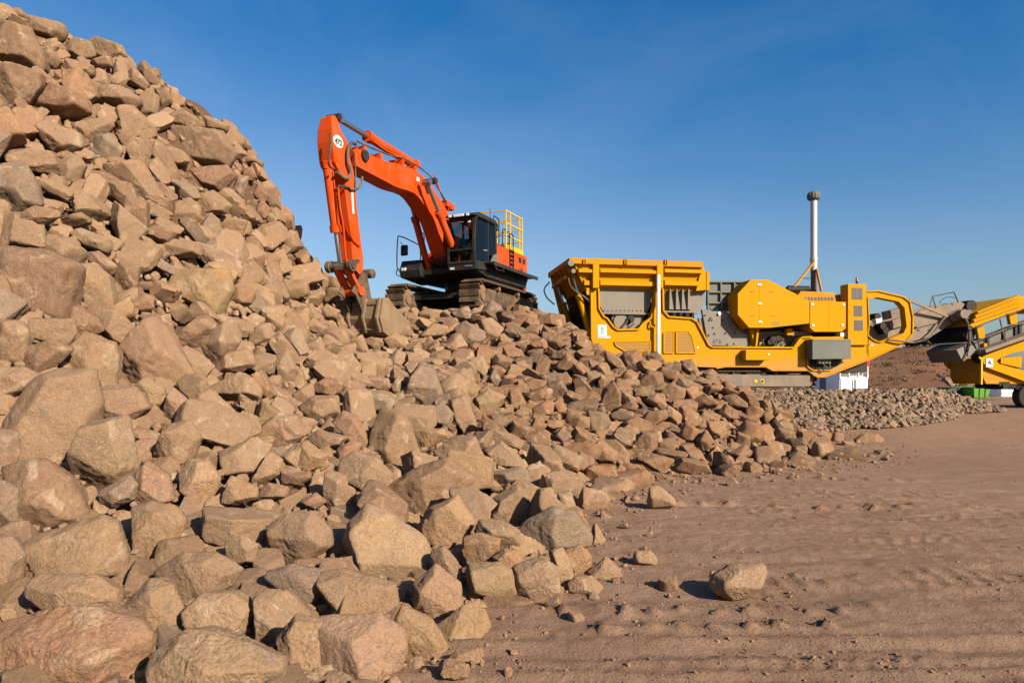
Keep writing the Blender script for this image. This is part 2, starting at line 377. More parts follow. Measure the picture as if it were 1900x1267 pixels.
# ------------------------------------------------------------------ ground
def ground_base(x, y):
    r = .66 * sstep(15, 25, y) * sstep(2, 10, x)
    r = r * (1 - .75 * sstep(30, 50, y))
    return r + .05 * sstep(20, 60, y)
def ground_z(x, y):
    x = np.asarray(x, float); y = np.asarray(y, float)
    near = np.clip(1.4 - y / 30.0, .15, 1)
    P = np.stack([x, y, 0 * x], -1).reshape(-1, 3)
    z = ground_base(x, y)
    z = z + (.032 * fbm(P * .35, 3)).reshape(x.shape) * near
    z = z + (.016 * fbm(P * np.array([1.6, 2.6, 1]) + 5, 3)).reshape(x.shape)
    z = z + (.009 * fbm(P * 9.0 + 9, 4)).reshape(x.shape) * near
    # ripples left by crawler tracks on the right-hand side
    rip = sstep(2.0, 3.6, x - .12 * (y - 5)) * sstep(4.3, 6.0, y) * (1 - sstep(17, 24, y))
    ph = x * 9 + y * 22 + (2.2 * fbm(P * .9 + 31, 3)).reshape(x.shape)
    z = z + rip * .013 * np.sin(ph) * (.6 + .8 * (fbm(P * 1.7 + 3, 2)).reshape(x.shape))
    # crawler and lug-tyre prints: bands of cross bars
    def band(y0, sl, wd, pitch, h, x0, x1, skew=0.0):
        yc = y0 + sl * x; t = (y - yc) / wd; m = np.exp(-np.minimum(t ** 8, 50)) * sstep(x0, x0 + .6, x) * (1 - sstep(x1 - .6, x1, x))
        ph = (x + skew * np.abs(y - yc)) / pitch + .25 * wear; saw = np.clip(3.2 * (np.abs((ph % 1.0) - .5) - .22), 0, 1)
        return m * (h * saw * np.clip(.35 + wear2, 0, 1) - .4 * h)
    wear = fbm(P * 1.1 + 51, 3).reshape(x.shape); wear2 = fbm(P * .8 + 61, 3).reshape(x.shape)
    for a in ((5.35, .10, .24, .17, .026, 1.3, 6.3), (6.5, .16, .26, .19, .024, 1.6, 6.4, .6), (7.55, .16, .26, .19, .022, 2.0, 7, .6), (8.8, -.05, .28, .2, .022, 1.9, 7.5, -.5), (9.7, .05, .3, .22, .024, 2.2, 8), (3.95, .06, .17, .13, .018, -.2, 5.5, .7)): z = z + band(*a)
    # wheel ruts running across in front of the pile
    wob = (.05 * perlin(P * np.array([.8, .0, 0]) + 11)).reshape(x.shape)
    fade = 1 - sstep(3.2, 4.6, x); crustw = np.clip(.5 + fbm(P * np.array([1.3, 5, 1]) + 77, 3), 0, 1.3).reshape(x.shape)
    for yc, w, dp, sl in ((3.72, .07, .022, .02), (3.93, .05, .016, .01), (4.15, .10, .030, .03), (4.42, .06, .018, .02), (5.25, .16, .030, .02), (6.15, .12, .018, .05), (7.2, .15, .016, .06), (8.9, .2, .02, .1)):
        t = (y - yc - sl * x - wob) / w
        z = z + fade * .62 * dp * (.6 + .8 * crustw) * (-np.exp(-t * t) + .55 * np.exp(-(np.abs(t) - 1.9) ** 2 * 2))
    # clods pressed up between tyre lugs
    rl = np.random.default_rng(21); crust = fbm(P * 13.0 + 2, 3).reshape(x.shape)
    def lug(xc, yc, sx, sy, h, rot):
        c, s_ = math.cos(rot), math.sin(rot); dx, dy = x - xc, y - yc
        a = (dx * c + dy * s_) / sx; b_ = (-dx * s_ + dy * c) / sy
        a = a + .45 * crust; b_ = b_ + .5 * crust
        rise = np.where(a < 0, np.exp(-np.minimum(a * a * 45, 60)), np.exp(-np.minimum(a * a * .9, 60)))
        return h * rise * np.exp(-np.minimum(b_ ** 6, 60))
    for yc, x0, x1, st, k, tilt in ((4.86, .35, 2.75, .27, 1.0, -.15), (4.50, .25, 2.5, .29, 1.1, .5), (5.75, 1.7, 3.0, .33, .7, -.5)):
        xc = x0
        while xc < x1:
            h = k * rl.uniform(.014, .055); z = z + lug(xc + rl.uniform(-.05, .05), yc + rl.uniform(-.06, .06) + .03 * xc, rl.uniform(.045, .10), rl.uniform(.04, .085), h, tilt + rl.uniform(-.4, .4)); xc += st * rl.uniform(.55, 1.2)
    for yc, x0, x1, st in ((11.6, 3.2, 9.5, .42), (12.5, 4.4, 10.4, .45), (9.2, 2.2, 5.4, .30), (15.8, 6.5, 12, .5)):
        xc = x0
        while xc < x1:
            z = z + lug(xc, yc + rl.uniform(-.12, .12) - .06 * (xc - x0), .12, .09, rl.uniform(.02, .06), rl.uniform(-.5, .5)); xc += st * rl.uniform(.8, 1.25)
    return z
def axis(lo, hi, step, a, b, g):
    m = list(np.arange(lo, hi, step)); r = []; t, d = m[-1], step
    while t < b: d *= g; t += d; r.append(t)
    l = []; t, d = m[0], step
    while t > a: d *= g; t -= d; l.append(t)
    return np.array(l[::-1] + m + r)
gx = axis(-1.0, 6.2, .029, -900, 900, 1.08); gy = axis(3.2, 10.2, .026, -300, 1800, 1.042)
GX, GY = np.meshgrid(gx, gy)
GZ = ground_z(GX, GY)
def grid_faces(ny, nx):
    i = np.arange(ny * nx).reshape(ny, nx)
    return np.stack([i[:-1, :-1], i[:-1, 1:], i[1:, 1:], i[1:, :-1]], -1).reshape(-1, 4)
ground = link("ground", mesh_from("ground", np.stack([GX, GY, GZ], -1).reshape(-1, 3), grid_faces(*GX.shape)), M['ground'])
tag(ground, "bare reddish brown dirt with tyre ruts and crawler marks", kind="structure")

# ------------------------------------------------------------------ pile surface
PP = [(-300, 1330, 2.4), (50, 1330, 2.6), (450, 1330, 2.75), (760, 1300, 3.2),
      (50, 1240, 3.35), (400, 1230, 3.45), (700, 1200, 3.9),
      (70, 1020, 4.9), (300, 1050, 4.7), (600, 1050, 4.9), (830, 1080, 5.05),
      (90, 790, 6.6), (300, 800, 6.9), (500, 850, 7.0), (700, 900, 7.1), (880, 960, 6.7), (1000, 960, 6.4),
      (70, 520, 8.5), (280, 640, 9.2), (480, 700, 10.2), (700, 780, 9.9), (900, 830, 9.6), (1060, 870, 9.9),
      (30, 330, 10.6), (250, 380, 12.0), (420, 480, 13.2), (560, 600, 15.0), (760, 690, 13.5), (950, 750, 12.8), (1150, 830, 12.3), (1300, 850, 12.9), (1450, 830, 14.6),
      (40, 100, 13.8), (200, 200, 14.8), (350, 280, 15.6), (480, 430, 17.2), (600, 560, 18.6), (700, 610, 19.2), (850, 630, 18.6), (1000, 680, 16.9), (1180, 740, 15.2), (1330, 770, 15.2), (1470, 790, 15.8),
      (0, 10, 15.4), (130, 70, 15.9), (270, 135, 16.4), (430, 245, 17.3), (525, 385, 18.6), (555, 470, 19.6), (612, 512, 21.3),
      (690, 566, 21.8), (780, 567, 22.0), (900, 567, 22.2), (1000, 572, 22.2), (1075, 606, 20.8), (1180, 655, 18.4), (1280, 675, 17.9), (1370, 712, 17.4), (1450, 765, 17.2), (1540, 815, 17.0)]
pts = [tuple(at(*q) - np.array([0, 0, .22 if q[2] > 15.3 else .05])) for q in PP]
# plateau under the excavator and the far sides
pts += [(-3.8, 24, 3.88), (-1.6, 24.5, 3.86), (.8, 25, 3.84), (-4.6, 26.5, 3.9), (-1, 28, 3.84), (1.6, 28.5, 3.75), (-2, 32, 2.5), (2.5, 32, 2.0),
        (-13.5, 16, 10.6), (-16, 12, 8.0), (-13, 22, 8.0), (-9, 22.5, 6.6), (-7.4, 24.5, 5.0), (-10, 28, 4.0), (-20, 18, 9.5), (-22, 10, 5.5), (-14, 7, 4.0), (-18, 30, 2.0)]
# toe: where the pile meets the ground
toe = [(-8, 2.2), (-4, 2.25), (-1.5, 2.6), (-.35, 3.4), (-.3, 4.7), (.5, 5.15), (.72, 6.5), (.95, 8.2), (1.75, 10.4), (3.6, 11.6), (5.2, 12.3), (6.9, 14.0), (8.6, 16.4), (8.6, 18.6), (6.6, 20.2), (4.5, 21.2), (2.6, 21.8), (2.4, 24)]
pts += [(x, y, .0) for x, y in toe[:-5]] + [(8.6, 16.6, .05), (8.4, 18.4, .4), (6.6, 19.6, 1.0), (4.4, 20.4, 1.9), (2.9, 21.4, 2.6), (2.4, 24, 2.2)]
pts += [(-8, 1.0, -.9), (-4, 1.0, -.9), (-1, 1.3, -.9), (.6, 2.8, -.9), (.8, 4.0, -.8), (2.0, 5.0, -.9), (2.4, 7.0, -.8), (3.2, 9.2, -.8), (5, 10.4, -.8), (7.2, 12.0, -.8), (9.6, 15, -.7), (10.2, 18, -.5), (12, 22, -1.5), (6, 26, .3), (8, 5, -3), (12, 14, -2.5)]
PILE = Field(pts, c=.9, reg=.05)
nxp, nyp = 230, 250
px_ = np.linspace(-21, 10.5, nxp); py_ = np.linspace(.6, 33, nyp)
HX, HYY = np.meshgrid(px_, py_); HZ = PILE(HX, HYY)
def pile_h(x, y):
    """bilinear lookup of the pile surface"""
    x = np.asarray(x, float); y = np.asarray(y, float)
    fx = np.clip((x - px_[0]) / (px_[1] - px_[0]), 0, nxp - 1.001); fy = np.clip((y - py_[0]) / (py_[1] - py_[0]), 0, nyp - 1.001)
    i = fx.astype(int); j = fy.astype(int); a = fx - i; b = fy - j
    return (HZ[j, i] * (1 - a) + HZ[j, i + 1] * a) * (1 - b) + (HZ[j + 1, i] * (1 - a) + HZ[j + 1, i + 1] * a) * b
def pile_n(x, y, e=.25):
    gx_ = (pile_h(x + e, y) - pile_h(x - e, y)) / (2 * e); gy_ = (pile_h(x, y + e) - pile_h(x, y - e)) / (2 * e)
    n = np.stack([-gx_, -gy_, np.ones_like(gx_)], -1); return n / np.linalg.norm(n, axis=-1)[..., None]
Pn = np.stack([HX, HYY, HZ], -1).reshape(-1, 3)
hz = HZ - .30 + (.10 * fbm(Pn * .9, 4)).reshape(HZ.shape)
keep = (HZ > -.35)
fc = grid_faces(*HX.shape); fc = fc[keep.ravel()[fc].any(1)]
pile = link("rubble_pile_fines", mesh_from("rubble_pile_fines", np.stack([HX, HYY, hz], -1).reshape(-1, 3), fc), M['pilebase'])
tag(pile, "packed brown soil and fines between the boulders of the big heap", "soil", kind="stuff")

# ------------------------------------------------------------------ gravel bank under the crusher
GB = [at(1560, 835, 18.0), at(1640, 809, 18.6), at(1700, 797, 19.6), at(1780, 785, 21.0), at(1870, 778, 23.4)]
gp = [(a[0], a[1], .12 + .55 * i / 4) for i, a in enumerate(GB)]
gp += [tuple(at(*q)) for q in ((1420, 724, 22.0), (1500, 723, 22.1), (1590, 721, 22.4), (1690, 716, 22.8), (1740, 722, 23.4), (1790, 737, 24.0), (1830, 754, 24.4))]
gp += [tuple(at(*q)) for q in ((1560, 770, 20.3), (1640, 757, 20.7), (1700, 752, 21.4), (1780, 757, 22.6))]
gp += [(4, 22.3, 1.40), (3, 25, 1.38), (8, 25.6, 1.38), (13, 26, 1.38), (15.6, 26.4, 1.2), (6, 29, 1.3), (14, 30, .5), (18, 27, .3), (20, 24, -.2), (16, 19.5, -.4), (12, 17, -.5), (9, 16, -.4), (7.5, 18.4, .35), (5, 20.8, 1.1), (6.5, 21.4, 1.25), (2, 30, 1.0), (10, 34, -.5), (20, 30, -.4), (22, 22, -.8), (0, 24, 1.2)]
GRAV = Field(gp, c=.7, reg=.03)
bx_ = np.linspace(1.5, 21, 150); by_ = np.linspace(15.5, 32, 130); BX, BY = np.meshgrid(bx_, by_); BZ = np.minimum(GRAV(BX, BY), 1.42) - .14 + .10 * sstep(13.5, 16.5, BX)
bp = np.stack([BX, BY, BZ], -1).reshape(-1, 3)
kb = BZ > ground_base(BX, BY) - .3; fb = grid_faces(*BX.shape); fb = fb[kb.ravel()[fb].any(1)]
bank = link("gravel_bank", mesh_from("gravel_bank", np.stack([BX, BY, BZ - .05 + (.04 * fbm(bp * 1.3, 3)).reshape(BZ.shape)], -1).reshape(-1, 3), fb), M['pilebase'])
tag(bank, "raised bank of compacted soil carrying the yellow crusher", kind="structure")

# ------------------------------------------------------------------ rock shapes
_ico = {}
def ico(level):
    if level not in _ico:
        bm = bmesh.new(); bmesh.ops.create_icosphere(bm, subdivisions=level, radius=1.0)
        bm.verts.ensure_lookup_table()
        v = np.array([q.co[:] for q in bm.verts]); v /= np.linalg.norm(v, axis=1)[:, None]
        f = np.array([[q.index for q in t.verts] for t in bm.faces]); bm.free(); _ico[level] = (v, f)
    return _ico[level]
def rock_verts(Nn, D, level, p, rng, rough=1.0, size=1.0):
    """soft-edged polytope (planes Nn.x <= D) with fractured, pitted relief"""
    v, f = ico(level)
    t = np.maximum(v @ Nn.T / D[None], 0.0)
    r = (t ** p).sum(1) ** (-1.0 / p)
    r = np.minimum(r, 1.75 * np.median(r)); q = v * r[:, None]
    off = rng.uniform(0, 200, 3); s = q / size
    n = .028 * fbm(s * 2.1 + off, 3) + .022 * (1 - 2 * np.abs(perlin(s * 4.3 + off + 9))) + .035 * np.round(perlin(s * 1.9 + off + 71) * 2.2) / 2.2
    if level >= 4: n = n + .011 * fbm(s * 9 + off, 3) - .012 * np.maximum(0, 1 - 7 * np.abs(perlin(s * 3.1 + off + 41)))
    if level >= 5: n = n + .006 * fbm(s * 24 + off, 3)
    return q + v * (n * rough * size)[:, None], f
def rand_planes(rng, a, b, c, n):
    """random facets round an a x b x c block"""
    d = rng.normal(size=(n, 3)); d /= np.linalg.norm(d, axis=1)[:, None]
    ax = np.concatenate([np.eye(3), -np.eye(3)]); ax = ax + rng.normal(scale=.17, size=ax.shape); ax /= np.linalg.norm(ax, axis=1)[:, None]
    Nn = np.concatenate([ax, d]); ext = np.array([a, b, c])
    sup = np.sqrt(((Nn * ext) ** 2).sum(1)); k = rng.uniform(.66, .95, len(Nn))
    return Nn, sup * k
TONE = {k: tuple(.425 * (.80 * q + .20 * m) * w for q, m, w in zip(c, (.40, .262, .163), (1.17, 1.13, 1.10))) for k, c in {'t': (.40, .262, .163), 'l': (.455, .315, .205), 'b': (.315, .19, .118), 'o': (.42, .235, .13), 'y': (.45, .295, .155), 'g': (.285, .222, .172), 'd': (.165, .13, .108), 'k': (.25, .215, .18), 'r': (.37, .195, .12)}.items()}
def hull2(p):
    p = sorted(set(map(tuple, p)))
    def half(q):
        o = []
        for a in q:
            while len(o) > 1 and (o[-1][0] - o[-2][0]) * (a[1] - o[-2][1]) - (o[-1][1] - o[-2][1]) * (a[0] - o[-2][0]) <= 0: o.pop()
            o.append(a)
        return o
    l, u = half(p), half(p[::-1]); return np.array(l[:-1] + u[:-1], float)
def ray_hit(px, py, surf=None):
    """distance along the photo ray at which it meets the pile (or passes closest above it)"""
    d = np.linspace(2.0, 30, 1500); a = (px - CX) / F; b = (HY - py) / F
    x, y, z = a * d, d, EYE + b * d
    h = np.maximum(pile_h(x, y), ground_base(x, y)); g = z - h
    k = np.argmax(g <= 0)
    if g[k] <= 0: return d[k]
    m = (d > 9); return d[m][np.argmin(g[m])]
TR = {'A': (0, 760, 2.0), 'B': (780, 900, 3.4525), 'C': (0, 420, 3.52), 'D': (0, 0, 2.754), 'E': (480, 520, 3.334), 'F': (950, 560, 3.726), 'G': (1400, 650, 3.8), 'Z': (0, 0, 1.0)}
ROCKS = """
A o -60 900 20 810 190 755 330 745 500 800 535 850 510 920 420 1030 -60 1060
A t 575 960 600 900 700 830 790 835 960 920 1100 950 1230 1040 600 1050
A l 1160 830 1210 780 1400 770 1480 820 1490 880 1470 960 1400 1010 1260 1015 1210 960
A t 1035 850 1100 770 1200 790 1220 1000 1060 920
A t 100 510 160 470 370 405 420 430 455 540 450 600 330 615 200 630 180 600
A b 30 230 100 200 170 200 250 260 290 330 310 380 300 410 230 450 140 470 60 300
Z t 5 860 25 780 60 720 110 695 165 700 172 760 150 830 120 885 60 880 10 875
A t 310 150 350 60 470 40 490 180 500 210 460 260 380 300 290 270
A t 500 370 570 350 640 365 680 410 670 460 620 520 570 585 510 500
A g 380 300 480 250 505 280 490 330 430 360 385 345
A t 490 260 550 200 620 250 640 330 570 355 510 345
A l 670 240 700 190 770 195 810 260 790 310 750 340 690 305
A y 830 340 860 250 950 290 950 325 880 350
A y 860 80 900 10 950 30 965 80 920 110 865 110
A t 970 70 1040 15 1100 40 1135 85 1060 145 1000 130
Z b 687 848 690 814 708 763 741 769 759 790 777 847 774 868 708 859
A l 1265 240 1275 190 1320 165 1390 185 1445 235 1445 300 1380 330 1310 290
A y 1050 180 1090 140 1140 120 1190 160 1215 200 1190 220 1100 220
A l 1290 490 1310 420 1370 370 1440 390 1560 480 1590 590 1540 650 1400 620 1310 560
A b 1440 290 1560 220 1650 190 1740 260 1700 330 1540 430 1480 390 1440 380
A y 1560 430 1600 370 1690 330 1750 420 1700 510 1620 505 1565 470
A t 1000 440 1060 400 1150 385 1210 440 1220 500 1130 570 1030 580 1010 510
A t 840 490 900 470 950 500 940 560 880 570 845 530
A t 590 600 690 540 800 540 885 590 850 650 720 705 650 680
A g 980 610 1090 580 1180 600 1220 650 1150 720 1070 690
A t 1160 620 1280 600 1450 650 1465 720 1400 760 1250 740
A l 700 740 760 690 860 690 930 740 900 820 840 840 740 820
A t 460 740 560 640 640 660 685 780 640 830 540 820
A t 115 640 150 620 340 620 430 680 460 770 380 780 210 740 130 690
A g -40 270 0 270 60 300 60 460 -30 480
A t -40 470 40 480 85 540 65 640 -40 680
A t 1540 650 1620 585 1700 650 1710 720 1620 800 1540 740
A y 1620 810 1770 700 1810 800 1790 850 1700 870 1640 860
A t 1650 920 1700 880 1770 870 1800 960 1790 985 1680 990
A y 1470 800 1500 740 1600 790 1650 870 1650 970 1560 980 1480 940
A t 950 700 960 680 1060 680 1140 760 1050 800 1020 900 960 880
A t 1210 230 1280 250 1300 370 1240 380 1205 330
A b 1030 240 1150 230 1170 240 1110 280 1030 275
A t 960 300 1000 275 1080 290 1060 325 970 325
A b 1110 340 1170 310 1210 340 1170 365
A t 940 260 1000 160 1045 190 1030 240 960 280
A t 820 160 940 110 1000 130 960 230 880 250 830 200
A t 590 150 640 60 700 50 735 110 700 200 650 230 610 200
B g 630 310 700 230 850 155 960 180 1010 250 1100 340 1060 385 850 390 720 430 650 430
B t 590 590 610 530 700 495 800 490 870 540 880 680 800 750 660 740 620 680
B t 305 560 330 510 490 505 570 545 600 710 480 720 330 700
B o 270 430 290 340 370 315 500 350 490 430 420 495 320 505
B o 470 465 540 415 620 420 650 480 590 540 510 515
B t 830 430 900 395 960 500 975 590 900 680 870 600
B o 930 420 1030 395 1090 450 1080 560 1000 575 950 500
B t 955 630 1000 590 1090 585 1160 650 1130 700 1020 715 960 680
B t 1080 560 1190 470 1250 520 1280 570 1270 660 1170 670 1100 620
B t 360 300 400 225 530 235 620 290 640 400 500 410 400 340
B t 420 210 470 90 620 10 720 160 630 300
B t 1010 130 1050 20 1180 50 1205 100 1140 210 1060 170
B t 1145 240 1160 150 1250 210 1210 250
B t 1090 350 1120 240 1170 330 1220 430 1110 500
B b 60 440 160 400 250 520 280 660 210 640 110 520
B t 720 60 800 60 860 150 760 150
B t 880 60 960 40 1000 160 900 160
C b 20 220 60 150 300 180 490 260 450 400 400 600 260 600 110 550 60 340
C t 480 400 510 270 620 255 700 330 740 540 620 560 560 490
C y 1140 390 1180 300 1480 290 1500 420 1430 570 1290 530 1150 460
C t 780 960 780 820 960 620 1030 620 1080 780 1230 960 1120 1070 980 990 870 1030
C t 1300 880 1310 800 1400 690 1530 610 1555 760 1480 870 1380 930
C b 1110 810 1170 700 1290 600 1415 600 1400 690 1290 780 1160 825
C t 1390 940 1500 830 1600 810 1690 890 1560 950 1420 970
C t 360 940 470 790 560 705 740 770 750 860 735 1040 640 1010 560 960
C t 205 680 230 610 470 615 480 700 420 780 240 760
C b 160 800 340 750 460 810 340 930 285 970 200 920
C r 470 650 510 520 640 610 665 680 510 735
C y 870 1080 960 990 1060 1060 1080 1150 1020 1190 920 1150
C t -40 740 -40 620 140 630 175 720 140 880 20 920
C t -60 1000 -40 930 160 930 300 1000 200 1060 20 1140
C b 890 580 1100 580 1130 700 1060 720 960 640
C t 470 60 540 20 700 80 720 180 560 130
C t 1370 1060 1560 960 1650 1000 1720 1120 1540 1130 1400 1110
C o 1490 500 1550 380 1660 430 1640 500 1580 520
C b 750 390 800 230 900 270 890 400 830 430
C t 1640 720 1700 640 1760 640 1780 740 1620 810
C t 140 140 250 50 430 80 540 150 480 250 320 180
C g 950 240 1030 200 1170 290 1150 320 1040 290
C t 650 1160 700 1050 870 1060 960 1180 800 1290 640 1260
C b -30 480 -20 320 30 330 75 440 40 500
C t 1080 1190 1130 1060 1230 1150 1240 1270 1080 1270
C t 1030 150 1130 90 1290 110 1300 190 1150 210
C o 860 520 930 440 1000 460 1000 530 930 560
C b 560 180 650 170 770 270 720 310 600 240
D b -40 320 -40 180 20 120 150 160 205 280 200 350 100 350 20 340
D b -40 560 -40 400 100 350 200 380 190 450 110 560
D b 40 20 100 5 150 50 110 75 40 60
D t 100 150 80 80 200 110 320 130 340 180 290 210
D t 460 220 500 190 620 230 640 280 560 310 490 270
D b 700 370 740 315 790 370 820 440 760 430
D t 330 240 380 200 460 220 480 280 420 310 330 290
D t 310 370 360 310 470 340 460 380 400 410
D r 130 550 280 440 420 500 440 570 330 600 200 580
D t 180 680 250 630 400 690 410 750 330 790 280 790
D t 370 650 500 615 590 630 480 740 420 720
D t 600 690 780 730 750 840 690 850
D t 890 690 920 660 1130 680 1190 780 1150 850 1040 840 990 830
D b 1000 860 1150 850 1190 900 1130 980 1030 960 980 900
D t 300 830 400 800 430 850 390 940 300 930
D g 0 1090 -30 980 0 870 110 830 160 900 200 1040 110 1090
D t 110 1110 200 1060 330 1090 180 1160
D t 300 1130 410 1090 470 1130 340 1170
D b 500 980 560 920 660 940 690 1020 640 1060
D t 420 470 600 440 720 510 660 570 520 550
D g 870 980 900 920 1000 960 1020 1010 950 1040
D t 830 1040 1000 1040 1020 1120 930 1170 850 1120
D y 1130 1110 1260 1130 1230 1200 1130 1180
D t 1000 1060 1090 980 1180 1050 1150 1090 1050 1100
D g 1190 980 1220 900 1270 910 1240 1010
D b 1290 1000 1330 930 1370 1000 1340 1050
D y 1040 610 1060 595 1170 640 1150 670 1070 660
D t 460 320 560 290 570 340 500 355
D b 200 280 260 250 310 310 280 350 210 330
D g 480 800 500 700 560 690 620 760 600 820 530 830
D t 650 380 690 350 760 430 740 460 660 430
D t 720 500 760 460 810 500 800 590 730 600
D b 800 460 860 450 880 520 820 560
D t 880 590 930 560 1050 640 980 670 900 650
D t 1180 770 1220 740 1260 790 1200 820
D t 1240 830 1260 795 1350 830 1340 860
E g 900 740 950 590 1000 530 1080 560 1120 680 1130 730 1050 800 920 760
E t 640 640 700 590 800 610 810 660 760 690
E t 790 500 860 430 920 470 890 540 820 545
E l 120 560 110 470 180 450 240 560 160 680
E r 330 660 430 600 520 640 480 720 370 700
E t 210 710 290 650 330 640 340 710 250 790
E t 10 920 130 830 220 850 290 940 200 1010 60 1040
E y 150 1110 280 1010 420 1080 380 1150 300 1180
E b 300 980 380 930 540 970 500 1020 400 1050
E o 460 870 530 820 610 850 680 1000 680 1100 600 1020 520 930
E r 490 1050 560 1000 630 1010 600 1090 500 1170
E t 1180 740 1280 710 1340 880 1350 970 1280 960 1200 830
E g 1030 850 1130 750 1200 830 1170 920 1050 890
E g 1220 300 1280 260 1390 320 1400 380 1330 410 1240 370
E d 1190 200 1260 180 1350 230 1320 270 1230 250
E g 1380 200 1440 130 1500 170 1500 280 1420 230
E y 990 200 1060 180 1150 190 1130 240 1010 260
E t 1000 340 1080 270 1170 290 1140 350 1020 370
E t 260 780 350 720 480 720 490 820 360 890 300 830
E t 560 370 640 340 680 440 620 460
E t 270 270 340 240 420 290 400 340 330 320
E t 290 400 380 350 410 440 330 460
E y 1300 500 1380 470 1430 560 1400 620 1350 580
E g 1420 610 1460 550 1500 620 1470 670
E t 1340 730 1420 680 1520 720 1460 810 1360 820
E o 1510 710 1570 670 1640 760 1610 810
E l 1410 1060 1500 1000 1600 1080 1620 1150 1480 1140
E g 1430 1190 1600 1160 1667 1190 1650 1267 1460 1240
E t 1360 250 1440 240 1510 300 1500 370 1410 380
E t 770 370 850 330 960 380 920 420 820 420
E t 0 400 0 300 70 300 130 370 60 420
E y 950 1010 960 930 1130 920 1160 960 1040 1050
E t 400 80 440 50 540 60 530 130 470 160 400 130
E t 500 170 540 110 590 120 620 200 560 210
E g 820 660 850 610 880 620 870 690 840 700
E t 380 200 420 150 500 190 480 240 400 240
E t 190 120 290 150 300 180 210 190 130 160
F d 240 610 250 540 330 520 380 620 350 670 270 670
F y 370 820 450 780 530 800 530 870 450 890
F g 520 880 530 760 640 770 680 840 600 910
F b 80 930 180 890 250 950 230 1000 110 980
F g 290 930 350 870 410 930 360 990
F g 400 1150 470 1040 570 1090 520 1190 440 1170
F o 520 1150 560 1130 690 1140 740 1260 560 1267 520 1200
F y 530 1020 620 960 720 1040 710 1120 600 1110
F t 600 960 720 960 800 1040 800 1180 730 1130
F b 840 1080 960 1050 1120 1090 1030 1190 940 1110
F b 1120 1160 1180 1080 1330 1110 1370 1180 1260 1210
F o 1160 920 1200 830 1300 900 1270 970 1190 960
F y 1350 830 1460 830 1480 930 1400 960 1360 900
F b 880 850 940 760 1060 750 1070 800 960 870
F l 920 680 1000 640 1080 720 1020 745
F t 1030 620 1100 570 1190 600 1180 670 1080 690
F b 600 720 640 600 700 560 750 640 740 720 660 770
F r 760 380 790 350 860 340 930 430 900 480 790 470
F b 870 560 940 480 1030 490 1040 560 960 610
F g 1180 440 1170 380 1240 370 1290 450 1240 480
F l 1230 510 1250 470 1310 490 1290 530
F g 930 300 1000 270 1050 330 1040 370 960 370
F b 1090 370 1130 330 1170 350 1150 400
F b 1180 310 1220 290 1280 360 1240 380 1190 350
F b 1450 660 1540 640 1620 700 1600 750 1520 730
F b 1430 770 1480 710 1560 760 1550 810 1460 800
F b 1580 790 1700 780 1700 850 1600 840
F b 1250 690 1330 640 1420 690 1400 730 1290 730
F y 1060 800 1080 720 1190 790 1130 870
F o 1550 980 1560 900 1640 930 1640 1000
F l 1680 1080 1690 1010 1780 1000 1850 1050 1840 1120 1760 1130 1690 1120
F t 300 450 380 360 480 440 440 500 330 480
F d 200 370 330 340 470 350 430 390 320 400
F b 160 130 260 80 370 100 360 180 260 170 190 160
F o 290 700 330 660 390 760 320 780
F o 140 740 240 680 290 700 270 780 160 780
F b 120 870 160 800 240 850 200 900
F t -20 740 -20 620 40 600 95 700 60 750
F b 740 740 820 680 870 720 840 760
F g 660 790 740 750 840 760 830 820 730 820
F b 1280 960 1340 890 1390 960 1330 1060
F b 1500 1050 1600 990 1680 1060 1560 1100
F b 830 1000 900 900 1020 900 1030 990 920 1050
F t 640 340 740 390 790 470 720 470 650 410
F r 540 300 600 290 640 330 600 370 550 350
G t 700 640 760 590 860 590 920 640 880 690 760 690
G b 130 620 170 550 260 560 290 640 200 690
G y 400 720 430 650 540 660 560 740 480 780 410 770
G b 270 480 400 460 420 520 280 540
G b 450 540 490 500 550 520 540 580 480 590
G b 620 640 690 630 700 690 640 700
G t 540 640 560 580 620 590 620 680 570 690
G b 20 450 100 420 140 480 60 530
Z t 668 586 688 578 710 590 714 610 690 618 672 606
Z b 714 602 738 596 758 606 762 624 738 632 716 624
Z t 652 566 670 560 684 574 678 592 658 590
Z y 756 590 774 588 786 602 778 618 760 612
"""
LONERS = [("l", [(1320, 1085), (1330, 1068), (1360, 1052), (1412, 1048), (1417, 1065), (1405, 1095), (1385, 1108), (1350, 1111), (1330, 1100)], "pale pitted boulder lying alone on the dirt, largest of the loose rocks"),
          ("l", [(1203, 935), (1207, 912), (1222, 908), (1250, 930), (1254, 942), (1235, 947), (1207, 948)], "wedge shaped pale rock standing alone on the dirt beyond the heap's corner"),
          ("t", [(1176, 1040), (1180, 1025), (1205, 1024), (1218, 1037), (1216, 1050), (1180, 1048)], "small flat tan rock on the dirt just beside the stacked cobbles"),
          ("b", [(1380, 866), (1384, 852), (1396, 853), (1400, 866)], "little upright brown stone on the dirt by the heap's far toe"),
          ("b", [(1378, 872), (1380, 865), (1393, 868), (1394, 876)], "tiny brown stone touching the little upright one near the far toe")]
